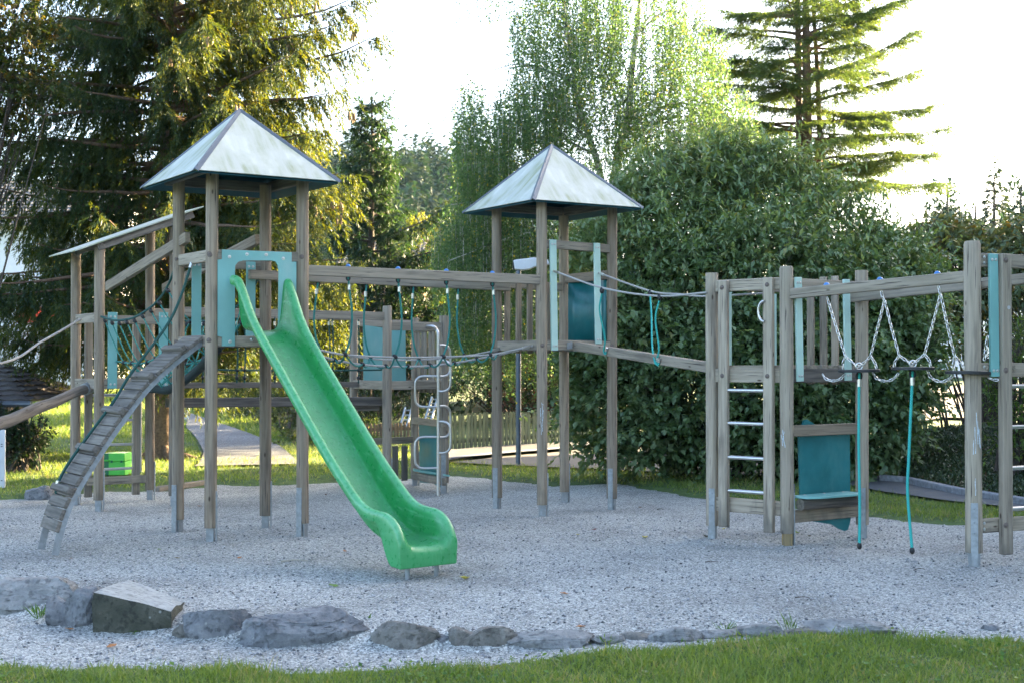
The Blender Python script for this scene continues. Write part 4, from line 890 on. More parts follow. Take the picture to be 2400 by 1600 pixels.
BARK = plain('spruce_bark', (.16, .105, .07), .95, 0, 30, .45, .8); BARKD = plain('dark_bark', (.07, .055, .045), .95, 0, 25, .4, .6)
def birchbark():
    m, nt, bs = newmat('birch_bark'); n = nd(nt, 'TexNoise'); n.inputs['Scale'].default_value = 3; n.inputs['Detail'].default_value = 6; nt.links.new(objco(nt, (1, 1, 4)), n.inputs['Vector'])
    nt.links.new(ramp(nt, n.outputs[0], [(.42, (.05, .045, .04)), (.5, (.5, .48, .44)), (.7, (.62, .60, .56))]).outputs[0], bs.inputs['Base Color']); bs.inputs['Roughness'].default_value = .8; return m
BIRCHB = birchbark()
NEEDLE = leafmat('spruce_needles', [(0, (.014, .042, .020)), (.5, (.028, .062, .024)), (.9, (.052, .090, .025)), (1, (.09, .115, .03))], .34, .5, (6.0, 3.2, .55))
NEEDLED = leafmat('dark_spruce_needles', [(0, (.010, .030, .016)), (.6, (.022, .052, .024)), (1, (.05, .085, .03))], .3, .5, (2.6, 2.3, .9))
CEDARN = leafmat('cedar_needles', [(0, (.028, .065, .036)), (.6, (.055, .105, .052)), (1, (.10, .145, .06))], .42, .5, (3.4, 2.6, .9))
def conifer(t, base, top, tr, H, zs, n_per, Lf, rise, droop, tip, hang, dens, tl, tuft, tw, step, mat, bark, az0=None, out=.5, fwd=.45, seed=0, extra=(), trunk=True, lmin=.68, tmin=.10):
    rng = np.random.default_rng(seed); base = np.array(base); top = np.array(top)
    limb = MB()
    if trunk:
        k = 14; pts = [V3(base * (1 - i / k) + top * (i / k)) for i in range(k + 1)]
        rs = [tr * (1 - .9 * i / k) * rng.uniform(.95, 1.06) for i in range(k + 1)]; rs[0] *= 1.5
        pts.insert(1, mix(pts[0], pts[1], .28)); rs.insert(1, rs[0] * .74)
        limb.tube(pts, rs, 14, wob=.07)
    TP = []; TD = []; TL = []; BR = []
    for z in zs:
        a0 = rng.uniform(0, 6.28)
        for j in range(n_per): BR.append((z + rng.uniform(-.1, .1), a0 + j * 6.283 / n_per + rng.uniform(-.45, .45), Lf(z) * rng.uniform(lmin, 1.15), rise(z) + rng.uniform(-.12, .12)))
    BR += list(extra)
    for z, az, L, ri in BR:
        f = (z - base[2]) / (top[2] - base[2]); p0 = base * (1 - f) + top * f
        h = np.array([math.cos(az), math.sin(az), 0.]); n = 14; tt = np.linspace(0, 1, n)
        P_ = p0 + h * (tt * L)[:, None]; P_[:, 2] += L * (ri * tt - droop * tt ** 1.8 + tip * tt ** 3.2)
        P_ += np.cumsum(rng.normal(0, .012 * L, (n, 3)), 0) * tt[:, None]
        limb.tube([V3(q) for q in P_[::2]], .022 + .010 * L, 5, r1=.006, cap=False)
        nt_ = max(4, int(L * dens)); ts = np.sort(rng.uniform(tmin, 1, nt_) ** .8); idx = np.clip((ts * (n - 1)).astype(int), 0, n - 2); fr_ = ts * (n - 1) - idx
        pos = P_[idx] * (1 - fr_)[:, None] + P_[idx + 1] * fr_[:, None]; fwdv = nrm(P_[idx + 1] - P_[idx]); side = nrm(np.cross(fwdv, [0, 0, 1.])) * rng.choice([-1, 1], nt_)[:, None]
        d = side * out * rng.uniform(.5, 1.3, (nt_, 1)) + fwdv * fwd * rng.uniform(.6, 1.4, (nt_, 1)) + np.array([0, 0, -1.]) * hang * rng.uniform(.5, 1.4, (nt_, 1))
        TP.append(pos); TD.append(nrm(d)); TL.append(tl * (1.1 - .65 * ts) * rng.uniform(.45, 1.25, nt_) * min(1.3, .5 + L / 3.2))
        q = P_[-1]; TP.append(q[None]); TD.append(fwdv[-1:]); TL.append(np.array([tl * .4]))
    TP = np.concatenate(TP); TD = np.concatenate(TD); TL = np.concatenate(TL)
    cnt = np.maximum(3, (TL / step).astype(int)); ii = np.repeat(np.arange(len(TP)), cnt); off = np.concatenate([np.arange(c) / c for c in cnt])
    C = TP[ii] + TD[ii] * (off * TL[ii])[:, None]; C[:, 2] -= .25 * hang * TL[ii] * off ** 2
    D = TD[ii] * .8 + .62 * rv(len(C)) + np.array([0, 0, -.25 * hang])
    lv = Leaves(); r0 = np.clip(rng.random(len(TP))[ii] * .7 + NR.random(len(C)) * .3, 0, 1)
    lv.add(C + .015 * rv(len(C)), D, tuft * NR.uniform(.6, 1.3, len(C)), tw * NR.uniform(.7, 1.3, len(C)), r0, fold=.1)
    lv.obj('crown', mat, t); obj('trunk', limb, bark, t, ang=80)
    return BR, lv.n // 4
# ------------------------------------------------------------------ big spruce on the left
b0_ = GH(380, 1088); b0_ = V3((P(380, 1088, 20).x, 20.0, hz(P(380, 1088, 20).x, 20.0)))
t = thing('spruce_tree', 'large old spruce on the left with drooping sunlit branches and brown cones', 'tree', b0_)
top_ = P(402, 0, 20.2); top_ = b0_ + (top_ - b0_) * (17 / (top_.z - b0_.z))
ex = [(P(400, 75, 20).z, .05, 3.1, .30), (P(400, 120, 20).z, -.12, 2.6, .32), (P(400, 225, 20).z, .02, 3.2, .38), (P(400, 250, 20).z, -.25, 2.8, .15), (P(400, 420, 20).z, -.1, 3.0, .12), (P(400, 500, 20).z, -.3, 3.1, .05), (P(400, 560, 20).z, -.15, 3.0, -.05), (P(400, 620, 20).z, -.05, 2.9, -.1),
      (P(400, 150, 20).z, 3.3, 2.6, .0), (P(400, 330, 20).z, 3.5, 2.7, .05), (P(400, 480, 20).z, 3.7, 3.0, .0), (P(400, 600, 20).z, 3.4, 2.8, -.05), (P(400, 640, 20).z, 4.0, 3.2, .0), (P(400, 700, 20).z, 3.2, 2.8, -.05), (P(400, 90, 20).z, -1.1, 2.6, .05)]
BRs, ncount = conifer(t, b0_, top_, .15, 17, list(np.arange(1.7, 8.6, .115)) + list(np.arange(8.8, 15.5, .35)), 3, lambda z: 3.35 * (1 - z / 20) * (.92 if z < 2.4 else 1), lambda z: .02 + .02 * z, .30, .24, .78, 36, .60, .080, .019, .0115, NEEDLE, BARK, seed=5, extra=ex)
root = MB()
for a in (.1, 1.2, 2.6, 3.9, 5.2): root.tube([b0_ + V3((math.cos(a) * .1, math.sin(a) * .1, .22)), b0_ + V3((math.cos(a) * .26, math.sin(a) * .26, .06)), b0_ + V3((math.cos(a) * .6, math.sin(a) * .6, -.05))], [.07, .06, .03], 8)
obj('root_flare', root, BARK, t, ang=80)
CONE = plain('spruce_cone', (.30, .20, .11), .7, 0, 60, .35, .4); cme = None
crown = [o for o in t.children if o.name.startswith('crown')][0]; cv = np.empty(len(crown.data.vertices) * 3, np.float32); crown.data.vertices.foreach_get('co', cv); cv = cv.reshape(-1, 3)[::4] + np.array(b0_)
sel = np.where((cv[:, 2] > 3.6) & (cv[:, 2] < 7.2) & ((cv[:, 0] > -3.6) | ((cv[:, 1] < 18.2))))[0]; cl = NR.choice(sel, 22, replace=False); nc = 0
for i in cl:
    for j in range(RN.randint(2, 5)):
        p = V3(cv[i]) + V3((RN.uniform(-.09, .09), RN.uniform(-.09, .09), RN.uniform(-.05, .02)))
        if cme is None: o = obj('cone', MB().tube([V3((0, 0, 0)), V3((0, 0, -.02)), V3((.003, 0, -.07)), V3((.002, 0, -.115)), V3((0, 0, -.135))], [.004, .016, .02, .015, .003], 8), CONE, None, ang=80); cme = o.data; o.location = (0, 0, 0)
        else: o = link(bpy.data.objects.new('cone', cme))
        o.parent = t; o.location = p - b0_; o.rotation_euler = (RN.uniform(-.2, .2), RN.uniform(-.2, .2), RN.uniform(0, 6)); s_ = RN.uniform(.85, 1.25); o.scale = (s_,) * 3; nc += 1
# ------------------------------------------------------------------ darker spruce behind
bx = P(868, 1000, 34); b = V3((bx.x, 34, hz(bx.x, 34))); t = thing('spruce_tree', 'dark narrow spruce with pointed tip standing between the roofs', 'tree', b)
tp = P(872, 218, 34)
conifer(t, b, tp, .16, 8.6, list(np.arange(1.0, 8.2, .33)), 6, lambda z: 2.05 * (1 - (z - .4) / 8.9) + .12, lambda z: -.12 + .07 * z, .22, .30, .55, 42, .52, .14, .045, .028, NEEDLED, BARKD, seed=9,
        extra=[(3.9, -.35, 2.6, .25), (3.2, -.5, 2.9, .30), (2.5, -.4, 2.8, .25), (4.6, -.3, 2.0, .3), (3.4, 3.6, 1.9, .2)])
# ------------------------------------------------------------------ tall cedar at the right
YC = 32; b = P(1880, 1000, YC); b = V3((b.x, YC, hz(b.x, YC))); t = thing('cedar_tree', 'tall twin trunked cedar with level airy branches on the right', 'tree', b)
def ang_to(px, Yd): return math.atan2(Yd - YC, P(px, 0, Yd).x - b.x)
zpx = lambda py: P(1880, py, YC).z
ex = [(zpx(300), .02, 3.5, .22), (zpx(330), -.25, 3.3, .05), (zpx(400), -.1, 3.4, .10), (zpx(420), .15, 3.6, .0), (zpx(250), .1, 2.9, .35), (zpx(200), -.1, 2.9, .42), (zpx(130), .05, 2.6, .45), (zpx(60), .1, 2.3, .5), (zpx(90), -.3, 2.5, .4), (zpx(210), 3.2, 2.2, .1), (zpx(160), 3.0, 2.1, .2), (zpx(290), 3.3, 2.0, .0), (zpx(80), 3.2, 2.1, .15)]
tp = P(1862, -700, YC)
conifer(t, b, tp, .13, 16, list(np.arange(zpx(440), zpx(-60), .125)) + list(np.arange(zpx(-100), zpx(-600), .3)), 2, lambda z: 2.9 * (1 - (z - 4) / 16), lambda z: .0 + .028 * (z - 4), .12, .10, .26, 40, .85, .10, .022, .017, CEDARN, BARK, seed=23, extra=ex, out=.85, fwd=.55, lmin=.3, tmin=.22)
obj('second_trunk', MB().tube([b + V3((.16, -.05, 0)), P(1893, 300, YC - .1), P(1888, 0, YC - .1), P(1885, -300, YC)], [.12, .11, .08, .04], 12, wob=.06), BARK, t, ang=80)
obj('second_trunk', MB().tube([b + V3((.2, .1, 0)), P(1922, 330, YC), P(1916, 170, YC), P(1905, 0, YC), P(1900, -100, YC)], [.1, .07, .055, .045, .02], 10, wob=.06), BARK, t, ang=80)
# ------------------------------------------------------------------ weeping birch
YB = 28.0
b = P(1425, 1000, YB); b = V3((b.x, YB, hz(b.x, YB))); t = thing('birch_tree', 'weeping birch with white stems and hanging pale green strands', 'tree', b)
st_ = MB()
S1 = [b, P(1430, 600, YB), P(1447, 372, YB), P(1470, 285, YB + .1), P(1482, 150, YB), P(1500, 0, YB - .1), P(1520, -250, YB)]
S2 = [P(1432, 560, YB), P(1405, 400, YB - .2), P(1362, 262, YB - .2), P(1338, 130, YB - .3), P(1322, 20, YB - .3), P(1300, -220, YB)]
obj('second_trunk', MB().tube(curve(S2, 24), .085, 10, r1=.02, wob=.05), BIRCHB, t, ang=80)
REG = [(1330, 40, 130, 120, 1.25, 3.2), (1500, 20, 170, 110, .75, 3), (1620, 110, 90, 100, .6, 2.6), (1250, 240, 90, 90, 1.0, 2.6), (1400, 250, 150, 100, 1.0, 2.6), (1560, 250, 130, 100, .9, 2.4), (1130, 310, 75, 80, .85, 2.2), (1098, 230, 40, 55, .2, 1.5), (1160, 420, 90, 80, 1.1, 2.4),
       (1080, 560, 70, 90, 1.0, 2.2), (1190, 560, 130, 100, 1.5, 2.6), (1320, 520, 110, 110, 1.4, 2.6), (1705, 250, 70, 60, .55, 1.7), (1745, 330, 45, 50, .3, 1.2), (1650, 330, 90, 60, .6, 1.6), (1250, 740, 140, 90, 1.3, 2.2), (1090, 740, 60, 80, .8, 2.0), (1180, -150, 130, 100, .3, 3), (1420, -160, 200, 110, .5, 3)]
lv = Leaves(); lb = MB().tube(curve(S1, 24), .13, 12, r1=.03, wob=.05); allC = []; tot_ = sum(r[4] for r in REG)
for cx, cy, rx, ry, w, sl3 in REG:
    ns = int(430 * w); a = NR.uniform(0, 6.283, ns); r = np.sqrt(NR.random(ns)); Yd = YB + NR.uniform(-1.9, 1.9, ns)
    px, py = cx + rx * r * np.cos(a), cy + ry * r * np.sin(a)
    T = np.array([P(x, y, Y_) for x, y, Y_ in zip(px, py, Yd)]); L = sl3 * NR.uniform(.25, 1, ns) * .62; sway = NR.normal(0, .10, (ns, 2))
    cnt = np.maximum(6, (L / .030).astype(int)); ii = np.repeat(np.arange(ns), cnt); off = np.concatenate([np.arange(c) / c for c in cnt])
    C = T[ii].copy(); C[:, 2] -= off * L[ii]; C[:, :2] += sway[ii] * (np.sin(off * 2.6) * .9)[:, None]; C += NR.normal(0, .028, C.shape)
    keep = C[:, 2] > .35; C = C[keep]; off = off[keep]; allC.append(C)
    D = rv(len(C)) * .7 + np.array([0, 0, -.7]); lv.add(C, D, .062 * NR.uniform(.6, 1.2, len(C)), .042 * NR.uniform(.6, 1.2, len(C)), fold=.12)
    src = S1 if cx > 1390 else S2
    for k in range(max(2, int(4 * w))):                    # boughs from the nearest stem into this region
        e = V3(T[NR.integers(ns)]); s = min((V3(q) for q in curve(src, 20)), key=lambda q: (q - e).length + max(0, q.z - e.z + .3) * .8)
        lb.tube(curve([s, mix(s, e, .5) + V3((0, 0, .35)), e], 8), .028, 5, r1=.006, cap=False)
    for k in range(int(ns * .5)):
        e = V3(T[NR.integers(ns)]); 
        lb.tube([e + V3((0, 0, .05)), e - V3((0, 0, sl3 * .2))], .0035, 3, cap=False)
BIRCHL = leafmat('birch_leaves', [(0, (.060, .125, .052)), (.5, (.105, .185, .075)), (.965, (.15, .23, .09)), (.98, (.36, .31, .04)), (1, (.45, .36, .04))], .42, .5, (1.35, 1.35, .75))
lv.obj('crown', BIRCHL, t); obj('trunk', lb, BIRCHB, t, ang=80); print('birch', lv.n // 4)
# ------------------------------------------------------------------ bushes
def bush(name, label, cat, SP, n, mat, leaf=(.08, .035), base=None, stem=True, droop=.45, shoot=.3, per=11, upb=.5, inner=.25, group=None, zmin=.05, flat=.0, mixup=None, twigs=BARKD, dens_keep=None):
    SP = [(P(x, y, Y), r * Y / FPX) for x, y, r, Y in SP]; c = sum((s[0] for s in SP), V3()) / len(SP); bz = base or V3((c.x, c.y, hz(c.x, c.y)))
    t = thing(name, label, cat, bz, group); lv = Leaves(); W = np.array([r * r for _, r in SP]); W /= W.sum(); Cn = np.array([s[0] for s in SP]); Rr = np.array([s[1] for s in SP])
    k = NR.choice(len(SP), n, p=W); d = rv(n); rr = Rr[k] * np.where(NR.random(n) < inner, NR.uniform(.35, .85, n), NR.uniform(.85, 1.08, n)); p = Cn[k] + d * rr[:, None]
    p += d * (.16 * wob(p[:, 0] + p[:, 2], p[:, 1] * .5 + p[:, 2] * 1.3, 1.0, 3) * rr)[:, None]; dd = np.min(np.linalg.norm(p[:, None, :] - Cn[None], axis=2) / Rr[None], axis=1); keep = (dd > .5) & (p[:, 2] > zmin)
    keep &= ~((d[:, 1] > .55) & (NR.random(n) < .6)); p = p[keep]; d = d[keep]; m = len(p)
    sd = nrm(d * .55 + np.array([0, 0, upb]) + .5 * rv(m)); sl4 = shoot * NR.uniform(.5, 1.3, m) * (1 + (.5 + .9 * (d[:, 2] > .3)) * NR.random(m) ** 3 * 1.3 * (1 if mixup else 0))
    ii = np.repeat(np.arange(m), per); off = np.tile(np.linspace(.1, 1, per), m); C = p[ii] + sd[ii] * (off * sl4[ii])[:, None]; C[:, 2] -= .35 * off ** 2 * sl4[ii]
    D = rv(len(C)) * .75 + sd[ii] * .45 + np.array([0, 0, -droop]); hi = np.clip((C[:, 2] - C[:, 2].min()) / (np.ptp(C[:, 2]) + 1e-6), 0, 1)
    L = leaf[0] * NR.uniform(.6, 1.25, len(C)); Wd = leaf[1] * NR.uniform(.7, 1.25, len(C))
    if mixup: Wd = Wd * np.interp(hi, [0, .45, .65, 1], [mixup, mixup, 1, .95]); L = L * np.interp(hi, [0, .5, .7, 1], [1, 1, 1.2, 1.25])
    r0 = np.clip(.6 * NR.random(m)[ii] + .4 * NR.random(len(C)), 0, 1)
    lv.add(C, D, L, Wd, np.clip(r0 + (.32 * (hi - .25) if mixup else 0), 0, 1), fold=.22); lv.obj('crown', mat, t)  # upper leaves shifted paler: sky light and sheen put into the colour
    if stem:
        sm = MB()
        for i in NR.choice(m, min(m, 46), replace=False):
            q = V3(p[i]); s = bz + V3((RN.uniform(-.3, .3), RN.uniform(-.2, .2), -.05)) + (V3((q.x, q.y, bz.z)) - bz) * .35
            sm.tube(curve([s, mix(s, q, .5) + V3((0, 0, .1)), q], 6), .022, 5, r1=.005, cap=False)
        for i in NR.choice(m, min(m, 350), replace=False):
            q = V3(p[i]); e = q + V3(sd[i]) * sl4[i]; sm.tube([q - V3(sd[i]) * .15, e], .004, 3, cap=False)
        obj('stem', sm, twigs, t, ang=180)
    return t
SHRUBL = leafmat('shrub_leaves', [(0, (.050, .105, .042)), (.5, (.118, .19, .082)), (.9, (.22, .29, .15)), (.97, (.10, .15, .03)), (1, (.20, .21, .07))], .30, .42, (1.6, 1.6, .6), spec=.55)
SP = [(1500, 600, 150, 17.8), (1475, 800, 125, 17.2), (1465, 970, 110, 17.2), (1620, 520, 140, 18.2), (1640, 700, 170, 17.3), (1640, 900, 170, 17), (1780, 500, 135, 18.4), (1800, 680, 180, 17.4), (1800, 900, 180, 17), (1950, 590, 120, 18.2), (1970, 740, 160, 17.4), (1960, 930, 160, 17.0), (2075, 690, 115, 17.9), (2060, 850, 120, 17.4), (2010, 985, 110, 17.2),
      (1400, 640, 75, 17.6), (1392, 820, 65, 17.4), (1385, 960, 60, 17.4), (1560, 440, 75, 18.4), (1700, 425, 80, 18.5), (1860, 480, 75, 18.5), (2135, 780, 50, 17.8), (2105, 890, 50, 17.6), (1450, 500, 70, 18), (1530, 1040, 80, 17), (1900, 1050, 80, 16.8), (1700, 1060, 80, 16.8), (2115, 690, 75, 18.2), (2040, 640, 80, 18.3), (1710, 445, 90, 18.5), (1620, 450, 70, 18.5), (1790, 440, 70, 18.5)]
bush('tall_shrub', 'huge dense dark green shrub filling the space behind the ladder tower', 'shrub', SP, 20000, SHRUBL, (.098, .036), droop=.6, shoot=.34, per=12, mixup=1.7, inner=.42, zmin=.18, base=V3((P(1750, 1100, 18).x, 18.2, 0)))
SPIK = []
CHESTL = leafmat('chestnut_leaves', [(0, (.10, .15, .075)), (.6, (.17, .22, .11)), (.82, (.26, .22, .08)), (.94, (.34, .22, .06)), (1, (.42, .26, .05))], .3, .5, (1.5, 1.2, .5))
bush('chestnut_tree', 'broad leaved tree with browning autumn leaves beside the tall shrub', 'tree', [(2140, 660, 80, 20.6), (2185, 610, 80, 21), (2270, 650, 85, 21), (2365, 670, 95, 21), (2220, 570, 55, 21.3), (2330, 600, 50, 21.3), (2330, 750, 80, 21), (2430, 610, 85, 21)], 1500, CHESTL, (.19, .075), droop=.7, shoot=.25, per=7, base=V3((P(2330, 1000, 21.5).x, 21.5, .1)), inner=.2)
LEFTL = leafmat('hornbeam_leaves', [(0, (.025, .05, .015)), (.6, (.05, .08, .02)), (.92, (.16, .11, .02)), (1, (.3, .16, .02))], .4, .45, (1.8, 1.4, .5))
bush('broadleaf_tree', 'leafy broadleaf tree at the upper left corner in front of sky', 'tree', [(15, 60, 85, 17.5), (-5, 190, 75, 17.5), (65, 205, 40, 17.4), (40, 130, 70, 17.6), (-90, 120, 110, 17.6), (120, 190, 25, 17.3), (-60, 300, 70, 17.5)], 1300, LEFTL, (.075, .045), shoot=.3, per=10, base=V3((-8.4, 17.6, 0)), inner=.15)
WILD = leafmat('wild_leaves', [(0, (.035, .06, .025)), (.6, (.07, .10, .045)), (1, (.14, .16, .06))], .35, .5, (1.6, 1.4, .6))
DARKL = leafmat('laurel_leaves', [(0, (.010, .026, .010)), (.6, (.022, .045, .016)), (1, (.045, .075, .025))], .25, .45, (1.5, 1.5, .6))
GOLDL = leafmat('hazel_leaves', [(0, (.06, .10, .02)), (.6, (.10, .13, .03)), (1, (.2, .19, .04))], .5, .45, (2.2, 1.9, .6))
bush('small_bush', 'low dark bush at the left edge below the tiled shed roof', 'bush', [(30, 1030, 40, 18), (10, 1000, 36, 18), (60, 1050, 25, 17.8), (85, 1020, 22, 17.8)], 420, DARKL, (.07, .035), shoot=.2)
bush('wild_bush', 'grey green wild bush bordering the upper bend of the gravel path', 'bush', [(520, 960, 36, 34), (575, 962, 40, 33), (630, 970, 48, 32), (490, 940, 28, 35), (600, 930, 45, 35), (545, 930, 38, 36), (660, 1000, 40, 29), (590, 985, 30, 31)], 1000, WILD, (.10, .045), shoot=.35)
bush('wild_bush', 'grey green wild bush at the foot of the path behind the slide posts', 'bush', [(700, 1000, 52, 27), (735, 1015, 54, 25), (675, 970, 50, 29), (785, 1025, 46, 24.5), (720, 950, 55, 29), (690, 1045, 26, 23.5)], 1000, WILD, (.09, .04), shoot=.3)
bush('dark_bush', 'tall dark bush behind the brown picket fence', 'bush', [(880, 900, 90, 31), (960, 880, 90, 31), (820, 900, 80, 31), (1010, 960, 60, 29), (900, 980, 60, 29), (790, 960, 60, 29), (850, 780, 80, 33), (960, 780, 70, 33), (850, 690, 75, 33), (930, 680, 75, 33), (770, 860, 60, 33), (780, 760, 60, 34)], 1700, DARKL, (.10, .05), shoot=.35)
bush('dark_bush', 'tall dark bush behind the green picket fence', 'bush', [(1100, 950, 80, 30), (1190, 960, 85, 30), (1290, 950, 85, 30), (1370, 940, 80, 30), (1090, 850, 70, 31), (1230, 1000, 50, 29), (1330, 870, 70, 31), (1430, 960, 80, 30)], 1150, DARKL, (.10, .05), shoot=.35)
bush('hazel_bush', 'bright sunlit hazel bush between the dark spruce and the birch', 'bush', [(1000, 590, 50, 37), (1035, 650, 50, 37), (985, 545, 36, 37.3), (1010, 700, 50, 37), (1060, 590, 40, 38)], 700, GOLDL, (.10, .06), shoot=.35, base=V3((P(1010, 0, 37).x, 37, .3)))
bush('added_thicket', 'dense bushes added unseen behind the tall shrub to shade the lawn', 'bush', [(1480, 780, 130, 25.3), (1475, 640, 100, 25.6), (1475, 760, 130, 26.6), (1470, 640, 100, 26.8), (1460, 760, 120, 28), (1455, 650, 100, 28.4), (1450, 760, 115, 29.6), (1445, 660, 100, 30), (1440, 760, 110, 31.2), (1440, 670, 100, 31.6), (1435, 760, 105, 33), (1480, 930, 120, 25.4), (1460, 930, 120, 28), (1450, 930, 115, 31)], 2600, DARKL, (.13, .07), shoot=.35)  # unseen bushes added here to shade the left lawn and path
bush('young_tree', 'young light green tree behind the ladder at the right edge', 'tree', [(2390, 900, 55, 15.5), (2370, 970, 50, 15.4), (2420, 830, 60, 15.6), (2400, 1030, 45, 15.3)], 420, leafmat('young_leaves', [(0, (.05, .10, .02)), (.7, (.10, .17, .03)), (1, (.2, .22, .04))], .4, .5, (1.6, 1.5, .6)), (.07, .028), shoot=.3, base=V3((P(2400, 1100, 15.5).x, 15.6, 0)))
# ------------------------------------------------------------------ planted bank on the right
COT = leafmat('cotoneaster_leaves', [(0, (.022, .042, .020)), (.6, (.045, .074, .033)), (.96, (.08, .115, .045)), (1, (.12, .03, .02))], .15, .4, (1.4, 1.4, .6), spec=.5)
Kb, Kd = GH(2120, 1134) + V3((0, .2, 0)), GH(2600, 1212) + V3((0, .15, 0)); Tb, Td = P(2140, 1010, 19.5), P(2600, 985, 20)
def bankpt(u, v): k = mix(Kb, Kd, u); w = mix(Tb, Td, u); p = mix(k, w, v); p.z = mix(k.z, w.z, math.sin(v * 1.57)); return p
nu, nv = 60, 40; tb = thing('planted_bank', 'dense dark cotoneaster bank sloping up behind a granite kerb', 'hedge', Kb); V_ = [bankpt(i / nu, j / nv) - V3((0, 0, .05)) for j in range(nv + 1) for i in range(nu + 1)]
V_ += [bankpt(i / nu, 1) + V3((0, .05, -.8)) for i in range(nu + 1)]
np_obj('bank_soil', V_, [(j * (nu + 1) + i, j * (nu + 1) + i + 1, (j + 1) * (nu + 1) + i + 1, (j + 1) * (nu + 1) + i) for j in range(nv + 1) for i in range(nu)], plain('bank_soil', (.025, .022, .015), .95), tb, smooth=True)
n = 75000; C = np.array([bankpt(u, v) for u, v in zip(NR.random(n), NR.random(n))]); C += NR.normal(0, .022, C.shape); C[:, 2] += .03 * wob(C[:, 0], C[:, 1], 2.5); lv = Leaves()
lv.add(C, rv(n) * .8 + np.array([0, -.3, .45]), .045 * NR.uniform(.6, 1.3, n), .022, fold=.1); lv.obj('crown', COT, tb)
# ================================================================== FAR WOOD AND FAR TREES
FARL = leafmat('far_wood_leaves', [(0, (.008, .028, .020)), (.55, (.016, .042, .026)), (1, (.045, .065, .028))], .25, .7, (1.5, 1.3, .7))
def fartree(lv, p, h, w, conif, n, sz):
    v = np.sqrt(NR.random(n)); a = NR.uniform(0, 6.283, n)
    if conif: r = w * v * NR.uniform(.55, 1.05, n) * (.85 + .25 * np.sin(v * 40 + a * 2)); z = h * (1 - v * .93); D = np.stack([np.cos(a), np.sin(a), np.full(n, -.35)], 1) + .35 * rv(n)
    else:
        L_ = 14; lc = rv(L_) * NR.uniform(.25, .68, (L_, 1)); j = NR.integers(0, L_, n); u = lc[j] + rv(n) * (np.cbrt(NR.random(n)) * NR.uniform(.3, .5, L_)[j])[:, None]
        C = np.array(p) + u * np.array([w, w, h * .42]) + np.array([0, 0, h * .58]); D = rv(n) + u + np.array([0, 0, -.3]); t0 = NR.random() * .5
        lv.add(C, D, sz * NR.uniform(.6, 1.4, n), sz * .6, np.clip(t0 + NR.random(n) * .4, 0, 1), fold=.2); return
    C = np.stack([p[0] + r * np.cos(a), p[1] + r * np.sin(a), p[2] + z], 1); t0 = NR.random() * .6
    lv.add(C, D, sz * NR.uniform(.6, 1.4, n), sz * .6, np.clip(t0 + NR.random(n) * .4, 0, 1), fold=.2)
lv = Leaves()
for k in range(520):
    left = k < 420; px = NR.uniform(560, 1180) if left else NR.uniform(2050, 2560); Y = NR.uniform(98, 190) if left else NR.uniform(120, 190)
    x = (px - 1200) * Y / FPX; con = NR.random() < .62; h = NR.uniform(8, 14) if con else NR.uniform(7, 11)
    fartree(lv, (x, Y, hz(x, Y)), h, h * (.2 if con else .36), con, 420, .8)
w_ = lv.obj('far_wood', FARL, None); tag(w_, 'hazy mixed wood covering the far hillside', 'wood', kind='stuff')
for px, pt, Y, con, lab, wd in ((2332, 362, 88, True, 'tall far conifer with ragged crown at the far right behind the houses', 2.6), (2222, 388, 95, False, 'dense rounded dark far tree right of the cedar branches', 3.6), (2395, 392, 92, False, 'far leafy tree at the right edge beside the ragged conifer', 2.6), (2288, 440, 84, False, 'lower pale green far tree between the two dark far trees', 3.2)):
    x = (px - 1200) * Y / FPX; z0 = hz(x, Y); h = P(px, pt, Y).z - z0; lv = Leaves(); t = thing('far_tree', lab, 'tree', V3((x, Y, z0)), 'far trees on the right')
    fartree(lv, (x, Y, z0), h, wd, con, 3200, .42); lv.obj('crown', FARL, t); obj('trunk', MB().tube([V3((x, Y, z0)), V3((x, Y, z0 + h * .9))], .3, 8, r1=.06), BARKD, t)
# ================================================================== GRASS
GRASSM = leafmat('grass_blades', [(0, (.10, .165, .036)), (.42, (.165, .25, .055)), (.68, (.225, .30, .078)), (.84, (.31, .30, .13)), (1, (.38, .33, .18))], .45, .5, (1.35, 1.25, .5))
def grass(name, X, Y, h, w, dens, label, lean=.75):
    d = sdist(X, Y) + .11 * wob(X, Y, 1.6) + .05 * wob(X, Y, 5, 3); k = NR.random(len(X)) < np.clip((d + .03) / dens, 0, 1); X, Y, d = X[k], Y[k], d[k]; n = len(X); Z = hgt(X, Y)
    C = np.stack([X, Y, Z - .004], 1); D = np.array([0, 0, 1.]) + lean * rv(n); patch = .5 + .5 * wob(X, Y, .9, 4)
    H = h * NR.uniform(.45, 1.25, n) * (.45 + .9 * patch) * (1 + .8 * (NR.random(n) < .04)) * np.clip(.5 + d * 2.5, .5, 1); r = np.clip(NR.random(n) * .8 + .22 * wob(X, Y, 1.3, 7) + .12 * wob(X, Y, 4, 2) + .02, 0, 1)
    a = NR.uniform(0, 6.283, n); S = np.stack([np.cos(a), np.sin(a), np.zeros(n)], 1); D = nrm(D); bend = S[:, [1, 0, 2]] * np.array([1, -1, 0]) * NR.uniform(.1, .6, (n, 1))
    Hh = H[:, None]; ww = np.broadcast_to(w, n)[:, None] * NR.uniform(.7, 1.3, (n, 1)); M = C + D * Hh * .55; T = C + nrm(D + bend) * Hh
    V = np.stack([C - S * ww / 2, C + S * ww / 2, M + S * ww * .4, M - S * ww * .4, T], 1).reshape(-1, 3); b = (np.arange(n) * 5)[:, None]
    Ft = np.concatenate([b + [[0, 1, 2]], b + [[0, 2, 3]], b + [[3, 2, 4]]], 1).reshape(-1, 3); o = np_obj(name, V, Ft, GRASSM, None, np.repeat(r, 5)); return tag(o, label, 'grass', kind='stuff')
